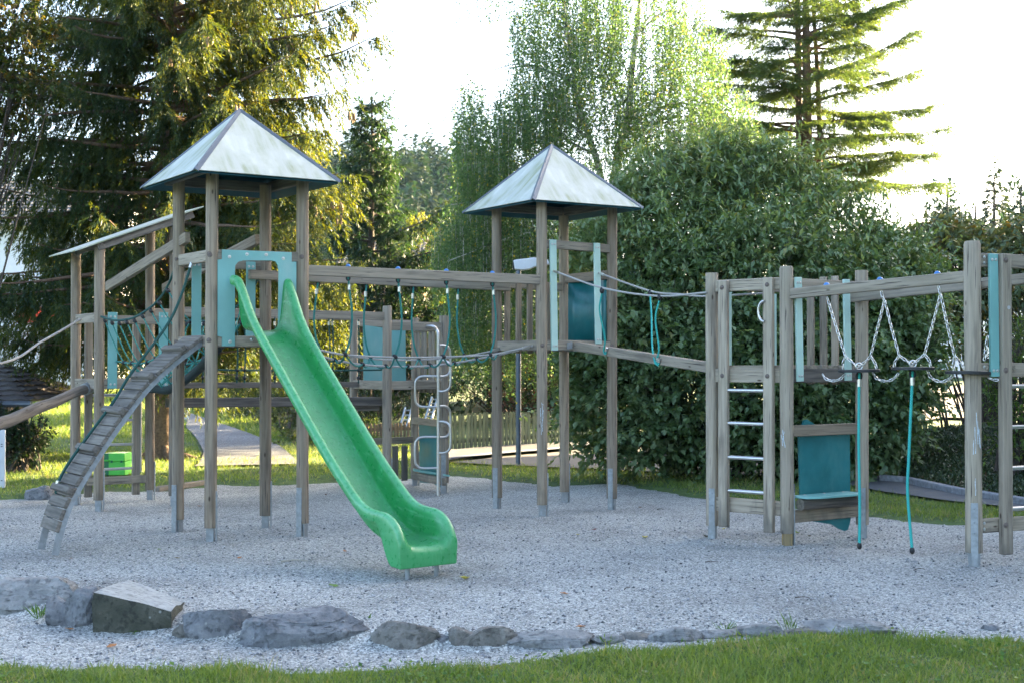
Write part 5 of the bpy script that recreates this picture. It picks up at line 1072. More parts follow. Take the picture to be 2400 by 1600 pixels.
n = 95000; Y = NR.uniform(5.9, 8.3, n); X = NR.uniform(-1, 1.12, n) * (Y * .42 + .3); grass('grass', X, Y, .060, .0056, .34, 'short green lawn grass along the near edge of the gravel')
n = 195000; Y = 11.6 + 14 * NR.random(n) ** 1.1; X = NR.uniform(-.48, .54, n) * Y
def onroad(X, Y):                                    # keep blades off path, road and pavements
    px = 1200 + X / Y * FPX; py = 850 + (CH - hgt(X, Y)) * FPX / Y
    up = np.interp(px, [1030, 1180, 1350, 1500, 1990, 2080, 2180, 2300, 2460], [1080, 1088, 1096, 1104, 1141, 1158, 1172, 1187, 1203])
    rd = (px > 1040) & (py < up)
    lo = np.interp(px, [430, 462, 476, 690], [1000, 1032, 1076, 1078]); hi = np.interp(px, [436, 560, 650, 684], [967, 1008, 1044, 1072]); pt = (px > 436) & (px < 690) & (py < lo) & (py > hi)
    return rd | pt
k = ~onroad(X, Y); grass('grass', X[k], Y[k], .075, .008, .2, 'green lawn behind the playground with a sunlit strip')
n = 60000; Y = NR.uniform(25, 48, n); X = NR.uniform(-.42, -.10, n) * Y; k = ~onroad(X, Y); grass('grass', X[k], Y[k], .13, .016, .2, 'green lawn sloping up towards the white house')
# weeds along the stones and clover in the near lawn
CLOV = leafmat('weed_leaves', [(0, (.05, .12, .02)), (.7, (.09, .19, .03)), (1, (.15, .25, .04))], .4, .45, (1.4, 1.3, .5))
lv = Leaves(); n = 2600; Y = NR.uniform(6.2, 8.0, n); X = NR.uniform(-1, 1, n) * Y * .4; k = (sdist(X, Y) > .03) & (wob(X, Y, .8, 9) > .12); X, Y = X[k], Y[k]; C = np.stack([X, Y, hgt(X, Y) + NR.uniform(.015, .05, len(X))], 1)
lv.add(C, np.stack([NR.normal(size=len(X)), NR.normal(size=len(X)), NR.uniform(0, .5, len(X))], 1), .026 * NR.uniform(.5, 1.5, len(X)), .018 * NR.uniform(.6, 1.4, len(X)), fold=.15); tag(lv.obj('clover', CLOV, None), 'small clover and broad leaved weeds scattered through the near lawn', 'weeds', kind='stuff')
def weed(px, py, nl, L, W, label, upr=.6, cat='weed'):
    p = GG(px, py); t = thing('weed', label, cat, p, 'weeds between the edging stones'); lv = Leaves(); a = NR.uniform(0, 6.283, nl); D = np.stack([np.cos(a), np.sin(a) , np.full(nl, upr) + NR.normal(0, .35, nl)], 1)
    lv.add(np.array(p) + NR.normal(0, .012, (nl, 3)) * [1, 1, .3] + nrm(D) * NR.uniform(0, .03, (nl, 1)), D, L * NR.uniform(.5, 1.2, nl), W * NR.uniform(.7, 1.2, nl), fold=.2, mid=.6); lv.obj('foliage', CLOV, t)
weed(1158, 1512, 34, .05, .024, 'bushy green weed with rounded leaves in front of the cleft edging stone', .9)
weed(852, 1486, 4, .10, .034, 'single upright pale green leaf growing between two edging stones', 2.5)
weed(92, 1450, 30, .10, .012, 'grass tuft with bright leaves before the far left boulders', 1.3); weed(112, 1438, 12, .05, .03, 'bright broad leaved weed against the dark split boulder', .8)
weed(325, 1484, 24, .04, .018, 'dark creeping weed at the foot of the flat topped stone block', .5); weed(598, 1472, 22, .06, .012, 'dry grass tuft in the gap beside the pale small stone', .9)
weed(1848, 1482, 22, .11, .007, 'thin upright grass tuft between two flat edging stones', 1.8); weed(1700, 1484, 26, .07, .008, 'dry grass tuft left of the flat edging stones', 1.1)
weed(1420, 1508, 30, .05, .010, 'low straggly weed where the lawn meets the gravel', .7); weed(775, 1512, 14, .03, .014, 'tiny green weed at the foot of the biggest grey boulder', .6)
# ================================================================== STONES
def stonemat(name, a, b, c):
    m, nt, bs = newmat(name); co = objco(nt); n1 = nd(nt, 'TexNoise'); n1.inputs['Scale'].default_value = 7; n1.inputs['Detail'].default_value = 12; n1.inputs['Roughness'].default_value = .68; nt.links.new(co, n1.inputs['Vector'])
    n2 = nd(nt, 'TexNoise'); n2.inputs['Scale'].default_value = 26; n2.inputs['Detail'].default_value = 8; nt.links.new(co, n2.inputs['Vector'])
    bcol = ramp(nt, n1.outputs[0], [(.32, a), (.52, b), (.7, c)]).outputs[0]
    bcol = mixc(nt, ramp(nt, n2.outputs[0], [(.36, (.6,) * 3), (.47, (0, 0, 0))]).outputs[0], bcol, tuple(x * .4 for x in a))
    v = nd(nt, 'TexVoronoi'); v.inputs['Scale'].default_value = 9; nt.links.new(co, v.inputs['Vector']); bcol = mixc(nt, ramp(nt, v.outputs['Distance'], [(.05, (.6,) * 3), (.10, (0, 0, 0))]).outputs[0], bcol, (.42, .43, .40))
    nt.links.new(bcol, bs.inputs['Base Color']); bs.inputs['Roughness'].default_value = .9; bump(nt, bs, n1.outputs[0], 1.0, .06); return m
ST1 = stonemat('limestone_grey', (.10, .105, .115), (.19, .20, .21), (.30, .305, .31)); ST2 = stonemat('limestone_brown', (.11, .108, .095), (.20, .19, .17), (.31, .30, .27)); ST3 = stonemat('limestone_pale', (.16, .165, .165), (.26, .265, .26), (.38, .385, .375)); ST4 = stonemat('mossy_cut_stone', (.035, .04, .028), (.07, .072, .052), (.12, .12, .095))
def stone(x0, x1, yt, yb, label, mat, seed, depth=.9, rough=.30, sink=.25, tilt=0.0, shape=None, name='edging_stone', ridge=1.0):
    dr_ = DROP((x0 + x1) / 2) if yb > 1350 else 0; pb = G((x0 + x1) / 2, yb - (yb - yt) * .04, -dr_); s = pb.y / FPX; w = (x1 - x0) * s / 2 * (1.3 if yb > 1350 else 1.05); h = (yb - yt) * s * .84; dd = w * depth
    import bmesh
    bm = bmesh.new(); bmesh.ops.create_icosphere(bm, subdivisions=5, radius=1); o3 = V3((seed * 3.7, seed * 1.9, seed * 7.1)); rr_ = random.Random(seed); PLN = []
    for _ in range(26):
        u_ = V3((rr_.gauss(0, 1), rr_.gauss(0, 1), rr_.gauss(0, .8))).normalized(); PLN.append((u_, rr_.uniform(.62, .98)))
    for v in bm.verts:
        c = v.co.copy(); q = V3([math.copysign(abs(x) ** .72, x) for x in c])
        nz = noise.noise(c * 1.3 + o3) * rough + noise.ridged_multi_fractal(c * 1.7 + o3, 1, 2, 4, 1, 1.6) * rough * .28 * ridge + noise.noise(c * 6 + o3) * .05
        q *= (1 + nz - rough * .35); qz = q.z
        for u_, k_ in PLN:
            e_ = q.dot(u_) - k_
            if e_ > 0: q -= u_ * e_ * .88
        q += c * (noise.noise(c * 6 + o3) * .05 + noise.noise(c * 13 + o3) * .035 + noise.noise(c * 27 + o3) * .015)
        v.co = V3((q.x * w, q.y * dd, (q.z * (1 + tilt * q.x) * (.5 + sink) + (.5 - sink)) * h))
    me = bpy.data.meshes.new(name); bm.to_mesh(me); bm.free(); me.materials.append(mat); shade(me, 32); o = link(bpy.data.objects.new(name, me)); o.location = (pb.x, pb.y + dd * .8, -dr_)
    o.rotation_euler.z = RN.uniform(-.12, .12); return tag(o, label, 'stone', 'edging stones along the gravel')
stone(-60, 168, 1350, 1448, 'big pale humped boulder at the far left of the stone edging', ST3, 1, .8, tilt=.15)
stone(102, 165, 1392, 1470, 'narrow dark split boulder leaning left of the flat block', ST1, 12, .8, tilt=-.1); stone(140, 236, 1362, 1474, 'steep dark grey boulder touching the flat topped block', ST1, 2, .8, tilt=-.2)
p = GH(318, 1482); s = p.y / FPX      # sawn block with a flat sloping top
q0, q1, q2, q3 = G(216, 1480, -.085), G(402, 1486, -.085), GH(436, 1432), GH(300, 1405); zz = (.155, .055, .012, .085)
mb = MB(); bot = [xy(q, -.12) for q in (q0, q1, q2, q3)]; tpv = [xy(mix(q, p, .03), z_) for q, z_ in zip((q0, q1, q2, q3), zz)]; N_ = 10
vs = []; fs = []
for j in range(N_ + 1):
    for i in range(N_ + 1):
        u, v = i / N_, j / N_; q = mix(mix(tpv[0], tpv[1], u), mix(tpv[3], tpv[2], u), v); q = q + V3((0, 0, .012 * noise.noise(q * 5))); vs.append(q)
for j in range(N_):
    for i in range(N_): fs.append((j * 11 + i, j * 11 + i + 1, (j + 1) * 11 + i + 1, (j + 1) * 11 + i))
tp_ = MB().add(vs, fs); bl = MB(); ring = [i for i in range(11)] + [j * 11 + 10 for j in range(1, 11)] + [110 + i for i in range(9, -1, -1)] + [j * 11 for j in range(9, 0, -1)]
M_ = 6; rv_ = []
for k in range(M_ + 1):
    for i in ring: q = V3(vs[i]); c_ = V3((p.x, p.y + .2, 0)); f = k / M_; q2_ = V3((q.x, q.y, mix(q.z - .001, -.13, f))); dn = (q2_ - c_); dn.z = 0; q2_ += dn.normalized() * (.018 * noise.noise(q2_ * 6) + .012 * (1 if 0 < k else 0)); rv_.append(q2_)
nr_ = len(ring); bl.add(rv_, [(k * nr_ + (i + 1) % nr_, k * nr_ + i, (k + 1) * nr_ + i, (k + 1) * nr_ + (i + 1) % nr_) for k in range(M_) for i in range(nr_)])
t = thing('edging_stone', 'flat topped cut stone block with dark mossy front and pale smooth top', 'stone', xy(p, 0), 'edging stones along the gravel'); obj('block_side', bl, ST4, t, ang=60)
obj('block_top', tp_, stonemat('pale_cut_top', (.30, .32, .31), (.40, .42, .41), (.50, .52, .50)), t)
stone(428, 572, 1412, 1504, 'rounded dark grey boulder right of the flat topped block', ST1, 3, .8); stone(560, 630, 1440, 1480, 'small pale stone wedged between two grey boulders', ST3, 4, .8, .15)
stone(572, 858, 1415, 1522, 'largest grey boulder with a double hump in the stone edging', ST1, 5, .55, tilt=-.05); stone(800, 885, 1449, 1494, 'low brown stone behind the single upright leaf', ST2, 6, .8, .2)
stone(870, 1026, 1446, 1526, 'brown grey slab like boulder sloping down to the right', ST2, 7, .6, tilt=-.22); stone(1042, 1120, 1462, 1526, 'small brown wedge stone left of the weed', ST2, 8, .7, tilt=-.25); stone(1088, 1210, 1452, 1530, 'cleft brownish boulder behind the bushy weed', ST2, 9, .7, tilt=.15)
stone(1200, 1400, 1478, 1520, 'long low pale slab stone right of the bushy weed', ST3, 10, .45, .2, tilt=-.1); stone(1455, 1530, 1481, 1499, 'tiny dark flat stone barely showing above the gravel', ST2, 11, .6, .2); stone(1525, 1648, 1472, 1504, 'flat dusty stone in the middle of the right edging', ST3, 13, .5, .2)
stone(1722, 1845, 1459, 1494, 'low flat stone left of the thin grass tuft', ST3, 14, .5, .2, tilt=.1); stone(1920, 2110, 1450, 1494, 'pale pitted slab stone at the right end of the edging', ST3, 15, .5, .22, tilt=-.2); stone(2306, 2347, 1464, 1480, 'small dark pebble like stone on the right gravel', ST1, 16, .8, .15)
stone(404, 452, 1452, 1498, 'small grey stone filling the gap left of the rounded dark boulder', ST2, 21, .9, .15); stone(1015, 1062, 1478, 1522, 'small grey stone between the slab like boulder and the wedge stone', ST1, 22, .9, .2); stone(1390, 1462, 1488, 1508, 'very low stone almost buried right of the long pale slab', ST3, 23, .6, .2); stone(1640, 1728, 1478, 1497, 'low half buried stone between the two flat right stones', ST3, 24, .6, .2); stone(1838, 1930, 1472, 1494, 'low buried grey stone beside the thin upright grass tuft', ST2, 25, .6, .2)
o = stone(38, 124, 1134, 1172, 'dark boulder lying on the lawn edge behind the climbing ramp', ST1, 17, .7); stone(-30, 25, 1362, 1392, 'grey stone behind the humped boulder at the left edge', ST1, 18, .8)
# loose chips lying on the gravel
n = 15000; Y = 6.1 + 7 * NR.random(n) ** 1.6; X = NR.uniform(-.40, .40, n) * Y; k = sdist(X, Y) < .05; X, Y = X[k], Y[k]; n = len(X); O = np.array([[1, 0, 0], [-1, 0, 0], [0, 1, 0], [0, -1, 0], [0, 0, 1], [0, 0, -1]], float)
sz = .0045 + .007 * NR.random(n) ** 2; V = (np.stack([X, Y, gz(X, Y) + sz * .35], 1)[:, None] + O[None] * (sz[:, None] * NR.uniform(.6, 1.3, (n, 6)))[:, :, None] * np.array([1, 1, .7]) + NR.normal(0, .0015, (n, 6, 3))).reshape(-1, 3)
Ft = (np.arange(n) * 6)[:, None, None] + np.array([[0, 2, 4], [2, 1, 4], [1, 3, 4], [3, 0, 4], [2, 0, 5], [1, 2, 5], [3, 1, 5], [0, 3, 5]])[None]
chm, nt, bs = newmat('stone_chips'); nt.links.new(ramp(nt, nd(nt, 'Attribute', attribute_name='rnd').outputs['Fac'], [(0, (.06, .065, .075)), (.4, (.22, .235, .25)), (.8, (.38, .39, .40)), (1, (.6, .6, .6))]).outputs[0], bs.inputs['Base Color']); bs.inputs['Roughness'].default_value = .8
tag(np_obj('gravel_chips', V, Ft.reshape(-1, 3), chm, None, np.repeat(NR.random(n), 6)), 'loose grey stone chips lying over the gravel', 'gravel', kind='stuff')
# ================================================================== FALLEN LEAVES AND TWIGS
LC = dict(brown=(.17, .075, .03), orange=(.32, .14, .045), yellow=(.42, .36, .06), green=(.12, .20, .03), dark=(.06, .05, .025), red=(.16, .02, .015), tan=(.30, .24, .14))
LM = {k: plain('fallen_leaf_' + k, v, .6, 0, 60, .3) for k, v in LC.items()}
def fleaf(px, py, L, col, label, curl=.35, asp=.55, rot=None):
    p = GG(px, py); rot = RN.uniform(0, 6.28) if rot is None else rot; mb = MB(); nI, nJ = 8, 4; vs = []
    for i in range(nI + 1):
        u = i / nI; wd = asp * .5 * math.sin(math.pi * min(1, u * .92 + .06)) ** .75 * (1 + .12 * math.sin(u * 25))
        for j in range(-nJ // 2, nJ // 2 + 1):
            y = j / (nJ / 2) * wd; vs.append(V3(((u - .5) * L, y * L, L * (curl * (y * y * 3.2 + (u - .5) ** 2 * .9) + .03 * math.sin(u * 9 + j)))))
    mb.add(vs, [(i * (nJ + 1) + j, (i + 1) * (nJ + 1) + j, (i + 1) * (nJ + 1) + j + 1, i * (nJ + 1) + j + 1) for i in range(nI) for j in range(nJ)])
    o = obj('fallen_leaf', mb, LM[col], None); o.location = p + V3((0, 0, .010)); o.rotation_euler = (RN.uniform(-.2, .2), RN.uniform(-.15, .15), rot); m = o.modifiers.new('s', 'SOLIDIFY'); m.thickness = .0012
    return tag(o, label, 'leaf', 'fallen leaves on the gravel')
for a in ((1089, 1358, .085, 'yellow', 'bright yellow green curled leaf on gravel right of the slide end', .8), (783, 1375, .07, 'green', 'dark green leaf on gravel left of the slide end'), (1322, 1393, .055, 'orange', 'orange brown leaf on open gravel below the lookout tower'), (1360, 1471, .06, 'orange', 'tan orange leaf on gravel just behind the long low slab stone'),
          (808, 1293, .05, 'orange', 'orange leaf on gravel below the middle of the slide'), (1512, 1261, .09, 'yellow', 'large pale yellow leaf on gravel left of the ladder tower', .5), (1656, 1259, .08, 'dark', 'large olive brown leaf against the ladder tower left post', .5), (1697, 1240, .05, 'yellow', 'yellow green leaf under the ladder stile', .4), (1354, 1254, .045, 'yellow', 'small yellow leaf on gravel near the lookout tower'),
          (1393, 1242, .05, 'red', 'dark red crumpled leaf near the small yellow leaf'), (1868, 1250, .08, 'green', 'olive green leaf behind the front post of the ladder tower', .5), (1897, 1257, .045, 'dark', 'small dark leaf on gravel below the teal bench'), (764, 1160, .055, 'brown', 'reddish brown leaf standing on gravel behind the slide', .7), (561, 1309, .05, 'orange', 'pale orange leaf on gravel beside the front tower post'),
          (415, 1309, .05, 'tan', 'tan leaf on gravel right of the climbing ramp foot'), (373, 1289, .05, 'green', 'greenish leaf on gravel below the tower left post'), (467, 1187, .05, 'orange', 'orange brown leaf on gravel between the tower posts'), (164, 1477, .06, 'orange', 'salmon coloured leaf on gravel below the dark split boulder'), (262, 1517, .07, 'orange', 'orange leaf on gravel in front of the flat topped block'),
          (1735, 1488, .07, 'yellow', 'yellowish leaf lying on the low flat stone', .5), (166, 1310, .03, 'brown', 'tiny brown leaf on gravel beside the ramp foot'), (112, 1586, .07, 'orange', 'orange brown leaf lying in the near lawn at left'), (1185, 1120, .06, 'brown', 'brown leaf on the far gravel edge near the lookout tower', .6), (2010, 1268, .05, 'tan', 'pale tan leaf on gravel beside the left hanging rope'), (1390, 1268, .03, 'dark', 'tiny dark leaf fragment on gravel below the dark red leaf'), (1500, 1190, .04, 'brown', 'small brown leaf on gravel before the tall shrub')):
    fleaf(*a)
def twig(px, py, L, ang, label, r=.004, mat=BARKD):
    p = GG(px, py); d = V3((math.cos(ang), math.sin(ang), 0)) * L / 2; o = obj('twig', MB().tube(curve([p - d + V3((0, 0, .006)), p + V3((.1 * L * RN.uniform(-1, 1), .1 * L * RN.uniform(-1, 1), .014)), p + d + V3((0, 0, .008))], 8), r, 6, r1=r * .5), mat); o.data['k'] = 1; return tag(o, label, 'twig', 'twigs on the gravel')
twig(1668, 1318, .10, -.1, 'short dark twig on gravel below the ladder tower'); twig(2155, 1336, .10, .4, 'short brown twig on gravel between the rope and the end tower'); twig(1548, 1194, .07, 0, 'small twig on gravel in front of the tall shrub')
twig(690, 1316, .20, .1, 'forked pale dry twig on gravel left of the slide', .007, plain('dry_twig', (.33, .31, .26), .9)); twig(1470, 1380, .08, 1.0, 'tiny dark twig on open gravel between the towers'); twig(1880, 1402, .09, -.3, 'thin dark twig on the right open gravel')
# ================================================================== FENCES
PICK = wood('green_grey_picket', (.24, .27, .16), (.15, .17, .10), (.07, .075, .05)); PICKB = wood('brown_picket', (.40, .26, .16), (.27, .18, .11), (.11, .08, .06))
def fence(label, a, b, px_step, hpx, mat, w=.05):
    A_, B_ = V3(a), V3(b); t = thing('picket_fence', label, 'fence', A_); L = (B_ - A_).length; d = (B_ - A_).normalized(); n = V3((d.y, -d.x, 0)).normalized(); k = int(L / px_step); me = None
    for i in range(k + 1):
        p = mix(A_, B_, i / k); h = hpx * RN.uniform(.97, 1.03)
        if me is None or i % 6 == 0:
            mb = MB(); q = [V3((0, 0, 0)) - d * w / 2, V3((0, 0, 0)) + d * w / 2, d * w / 2 + V3((0, 0, h - .05)), d * w * .22 + V3((0, 0, h - .008)), d * -w * .22 + V3((0, 0, h - .008)), d * -w / 2 + V3((0, 0, h - .05))]
            mb.poly([A_ + x for x in q], n, .022); mb.g = [V3((v.z + i * 3.3, v.x + i * 1.7, v.y)) for v in mb.v]; o = obj('picket', mb, mat, t, smooth=False); me = o.data
        else: o = link(bpy.data.objects.new('picket', me)); o.parent = t
        o.location = p - A_; o.rotation_euler = (RN.uniform(-.02, .02), RN.uniform(-.03, .03), 0)
    for z in (.25, .75): obj('rail', MB().beam(A_ + V3((0, 0, hpx * z)) - n * .035, B_ + V3((0, 0, hpx * z)) - n * .035, .035, .06), mat, t)
a, b = GH(1058, 1056), GH(1420, 1033); b = P(1420, 1033, a.y + 1.6); fence('greenish weathered picket fence behind the pavement and lamp post', a, b, .074, .60, PICK)
a = P(838, 1052, 25.5); b = P(965, 1050, 25.2); fence('short brown picket fence seen past the back tower', a, b, .068, .50, PICKB, .042)
# ================================================================== STREET FURNITURE AND SMALL THINGS
lb_ = GH(1215, 1092); t = thing('street_lamp', 'grey street lamp with white curved head behind the lookout tower', 'street lamp', lb_); LAMPM = plain('lamp_grey_paint', (.12, .15, .19), .45, .3, 30, .1); WHT = plain('lamp_white_shell', (.62, .64, .68), .4, 0, 20, .05)
zl = P(1215, 634, lb_.y).z; obj('pole', MB().tube([lb_ + V3((0, 0, -.1)), V3((lb_.x, lb_.y, zl))], .038, 16), LAMPM, t, ang=60)
def PL(x, y): return P(x, y, lb_.y)
prof_ = [(1203, 611), (1214, 609), (1232, 607), (1250, 604.5), (1268, 606), (1290, 611), (1290, 620), (1270, 624), (1255, 626), (1240, 632), (1225, 634), (1206, 632)]
obj('lamp_head', MB().poly([PL(x, y) for x, y in prof_], (0, 1, 0), .12), WHT, t, bevel=.012); obj('lens', MB().poly([PL(x, y) for x, y in ((1200.5, 619), (1203.5, 611), (1206.5, 632), (1201.5, 633))], (0, 1, 0), .10), RUB, t)
obj('sticker', MB().poly([PL(x, y) + V3((0, -.042, 0)) for x, y in ((1209, 939.5), (1213, 943), (1209, 946.5))], (0, 1, 0), .003), plain('yellow_sticker', (.75, .55, .02), .5), t)
g0 = GH(270, 1116); t = thing('litter_bin', 'bright green metal box bin with lid on the lawn behind the ladder', 'bin', g0); GRN = plain('bright_green_paint', (.06, .42, .045), .45, 0, 10, .08); GRD = plain('dark_green_paint', (.01, .13, .05), .5, 0, 10, .1)
s = g0.y / FPX; w, h = 38 * s, 55 * s; c = g0 + V3((5 * s, .12, 0))
obj('body', MB().beam(c + V3((0, 0, .02)), c + V3((0, 0, h * .65)), w, .30, up=(0, -1, 0)), GRN, t, bevel=.006); obj('lid', MB().beam(c + V3((0, -.004, h * .65)), c + V3((0, -.004, h)), w * 1.0, .31, up=(0, -1, 0)), GRN, t, bevel=.008)
obj('side_panel', MB().beam(c + V3((-w / 2 - 7 * s, 0, .02)), c + V3((-w / 2 - 7 * s, 0, h * .99)), 13.5 * s, .28, up=(0, -1, 0)), GRD, t, bevel=.004); obj('handle', MB().beam(c + V3((-w / 2 - 12 * s, -.16, h * .70)), c + V3((-w / 2 + 1 * s, -.16, h * .70)), .03, .02), GRN, t)
for q in (-.3, .3): obj('hinge', MB().beam(c + V3((w * q - .012, -.158, h * .65)), c + V3((w * q + .012, -.158, h * .65)), .012, .03), GRD, t)
WPL = plain('white_sign_face', (.72, .74, .76), .5, 0, 15, .05); q = P(437, 978, 29.5); gz_ = hz(q.x, q.y); t = thing('path_sign', 'small white sign on a post beside the gravel path bend', 'sign', V3((q.x, q.y, gz_))); c = P(437, 966, 29.5)
obj('board', MB().beam(c + V3((0, 0, -.14)), c + V3((0, 0, .14)), .11, .02, up=(0, -1, 0)), WPL, t, bevel=.004); obj('post', MB().tube([V3((c.x, c.y + .03, gz_ - .05)), c + V3((0, .03, .1))], .02, 8), GALV, t)
for z_, w_ in ((.07, .05), (.0, .03), (-.03, .06)): obj('print_line', MB().beam(c + V3((-w_ / 2, -.012, z_)), c + V3((w_ / 2, -.012, z_)), .003, .012), ZINC, t)
q = GH(4, 1142); t = thing('notice_post', 'upright white board cut off at the left frame edge on the lawn', 'panel', q); zt_ = P(4, 1006, q.y).z
obj('board', MB().beam(q + V3((-.03, 0, 0)), V3((q.x - .03, q.y, zt_)), .14, .03, up=(0, -1, 0)), plain('white_board', (.50, .53, .57), .5, 0, 10, .06), t, bevel=.004)
for yy in (1040, 1045, 1125): obj('mark', MB().beam(P(2, yy, q.y - .018), P(6, yy, q.y - .018), .003, .012), ZINC, t)
q = GH(470, 1138); t = thing('timber_edge', 'low flat timber board lying at the gravel edge behind the tower', 'timber', q); obj('board', MB().beam(GH(365, 1152) + V3((0, 0, .03)), GH(490, 1134) + V3((0, 0, .03)), .10, .06), WOODG, t, bevel=.008)
ALU = plain('aluminium', (.55, .57, .58), .4, .8, 30, .1)
def ladder(label, a, b, w, n):
    A_, B_ = V3(a), V3(b); t = thing('ladder', label, 'ladder', A_, 'ladders leaning behind the fence'); s = V3((w / 2, 0, 0))
    for k in (-1, 1): obj('stile', MB().beam(A_ + s * k, B_ + s * k, .03, .06), ALU, t)
    for i in range(n): p = mix(A_, B_, (i + .5) / n); obj('rung', MB().tube([p - s, p + s], .014, 6), ALU, t)
ladder('aluminium ladder leaning behind the brown fence left of the climber', P(946, 1000, 27), P(958, 955, 27.4), .13, 4); ladder('aluminium ladder leaning behind the back tower bench panel', P(1002, 990, 27), P(1020, 930, 27.4), .12, 6)
# ================================================================== BUILDINGS
TILE = plain('brown_roof_tile', (.075, .065, .062), .8, 0, 30, .3, .3, stain=(.12, .11, .10)); TILEG = plain('grey_roof_tile', (.16, .16, .165), .8, 0, 20, .2, .3); WALLW = plain('white_render', (.72, .74, .76), .9, 0, 6, .05); WALLR = plain('red_brown_timber', (.16, .05, .03), .8, 0, 12, .25)
GLASS = plain('window_glass', (.03, .035, .04), .08, 0, 3, .2); REDF = plain('red_fabric', (.62, .05, .035), .8, 0, 10, .1)
def tiled(name, e0, e1, r0, r1, mat, parent, rows=12, wave=.02, cols=26, th=.045):
    mb = MB(); e0, e1, r0, r1 = map(V3, (e0, e1, r0, r1)); n = (e1 - e0).cross(r0 - e0).normalized(); n = n if n.z > 0 else -n
    for i in range(rows):
        a0, a1 = mix(e0, r0, i / rows), mix(e1, r1, i / rows); b0, b1 = mix(e0, r0, (i + 1.12) / rows), mix(e1, r1, (i + 1.12) / rows); vs = []
        for j in range(cols * 2 + 1):
            u = j / (cols * 2); k = wave * (1 if j % 2 else -.2) + RN.uniform(-.003, .003); vs += [mix(a0, a1, u) + n * (th + k), mix(b0, b1, u) + n * (k * .6 + .005), mix(a0, a1, u) + n * k * .2]
        m = cols * 2; mb.add(vs, [(j * 3, (j + 1) * 3, (j + 1) * 3 + 1, j * 3 + 1) for j in range(m)] + [(j * 3 + 2, (j + 1) * 3 + 2, (j + 1) * 3, j * 3) for j in range(m)])
    mb.add([e0, e1, r1, r0], [(0, 1, 2, 3)]); return obj(name, mb, mat, parent, smooth=False)
def house(name, label, x0, x1, y0, y1, z0, ze, zr, wm, rm, ridge='x', over=.5, wins=(), cat='house', rows=14, cols=30):
    c = V3(((x0 + x1) / 2, (y0 + y1) / 2, z0)); t = thing(name, label, cat, c); mb = MB(); b = [V3((x, y, z)) for z in (z0 - .5, ze) for x, y in ((x0, y0), (x1, y0), (x1, y1), (x0, y1))]
    mb.add(b, [(0, 1, 5, 4), (1, 2, 6, 5), (2, 3, 7, 6), (3, 0, 4, 7)])
    if ridge == 'x': g_ = [V3((x0, c.y, zr)), V3((x1, c.y, zr))]; mb.add([b[4], b[7], g_[0], b[5], b[6], g_[1]], [(0, 2, 1), (3, 4, 5)])
    else: g_ = [V3((c.x, y0, zr)), V3((c.x, y1, zr))]; mb.add([b[4], b[5], g_[0], b[7], b[6], g_[1]], [(0, 1, 2), (3, 5, 4)])
    obj('wall', mb, wm, t, smooth=False); k = (zr - ze) / ((y1 - y0) / 2 if ridge == 'x' else (x1 - x0) / 2)
    if ridge == 'x':
        for y, s in ((y0, -1), (y1, 1)): tiled('roof', (x0 - over, y + s * over, ze - over * k + .02), (x1 + over, y + s * over, ze - over * k + .02), (x0 - over, c.y, zr + .02), (x1 + over, c.y, zr + .02), rm, t, rows, cols=cols)
    else:
        for x, s in ((x0, -1), (x1, 1)): tiled('roof', (x + s * over, y0 - over, ze - over * k + .02), (x + s * over, y1 + over, ze - over * k + .02), (c.x, y0 - over, zr + .02), (c.x, y1 + over, zr + .02), rm, t, rows, cols=cols)
    for (px_, pz, w, h, f) in wins:                      # f: wall the window sits in
        p, n = {'S': (V3((px_, y0, pz)), V3((0, -1, 0))), 'W': (V3((x0, px_, pz)), V3((-1, 0, 0))), 'N': (V3((px_, y1, pz)), V3((0, 1, 0))), 'E': (V3((x1, px_, pz)), V3((1, 0, 0)))}[f]; s = V3((-n.y, n.x, 0))
        wf = MB()
        for q in (-1, 1): wf.beam(p + s * q * w / 2 + n * .02 - V3((0, 0, h / 2)), p + s * q * w / 2 + n * .02 + V3((0, 0, h / 2)), .07, .07, up=n); wf.beam(p - s * (w / 2 - .035) + V3((0, 0, q * (h / 2 - .035))) + n * .02, p + s * (w / 2 - .035) + V3((0, 0, q * (h / 2 - .035))) + n * .02, .068, .07)
        fr_ = obj('window', wf, WHT, t); obj('pane', MB().beam(p + n * .01 - V3((0, 0, h / 2 - .05)), p + n * .01 + V3((0, 0, h / 2 - .05)), w - .1, .02, up=n), GLASS, fr_)
        obj('sill', MB().beam(p - s * (w / 2 + .08) - V3((0, 0, h / 2 + .03)) + n * .05, p + s * (w / 2 + .08) - V3((0, 0, h / 2 + .03)) + n * .05, .14, .05), GALV, fr_)
    return t
xs = lambda px, Y: (px - 1200) * Y / FPX
zg = hz(-16, 46); zy = lambda py, Y: P(1200, py, Y).z
t = house('white_house', 'white rendered house behind the big spruce at the left', -24.5, -14.6, 46, 56, zg, zy(520, 46), zy(380, 46), WALLW, TILEG, 'x', wins=[(x, z, 1.2, 1.4, 'S') for z in (zy(600, 46), zy(820, 46)) for x in (-21.5, -19.0, -15.6)])
p0, p1 = P(42, 738, 44.8), P(128, 738, 44.8); t2 = thing('awning', 'red awning on the white house glimpsed between spruce branches', 'awning', p0)
obj('canopy', MB().poly([P(38, 722, 45.9), P(132, 720, 45.9), P(132, 742, 44.4), P(38, 745, 44.4)], (0, -.6, .8), .03), REDF, t2, smooth=False); obj('valance', MB().poly([P(38, 745, 44.39), P(132, 742, 44.39), P(132, 754, 44.39), P(38, 757, 44.39)], (0, 1, 0), .02), REDF, t2, smooth=False)
Ys = 18.4; zg = hz(-8.5, Ys)
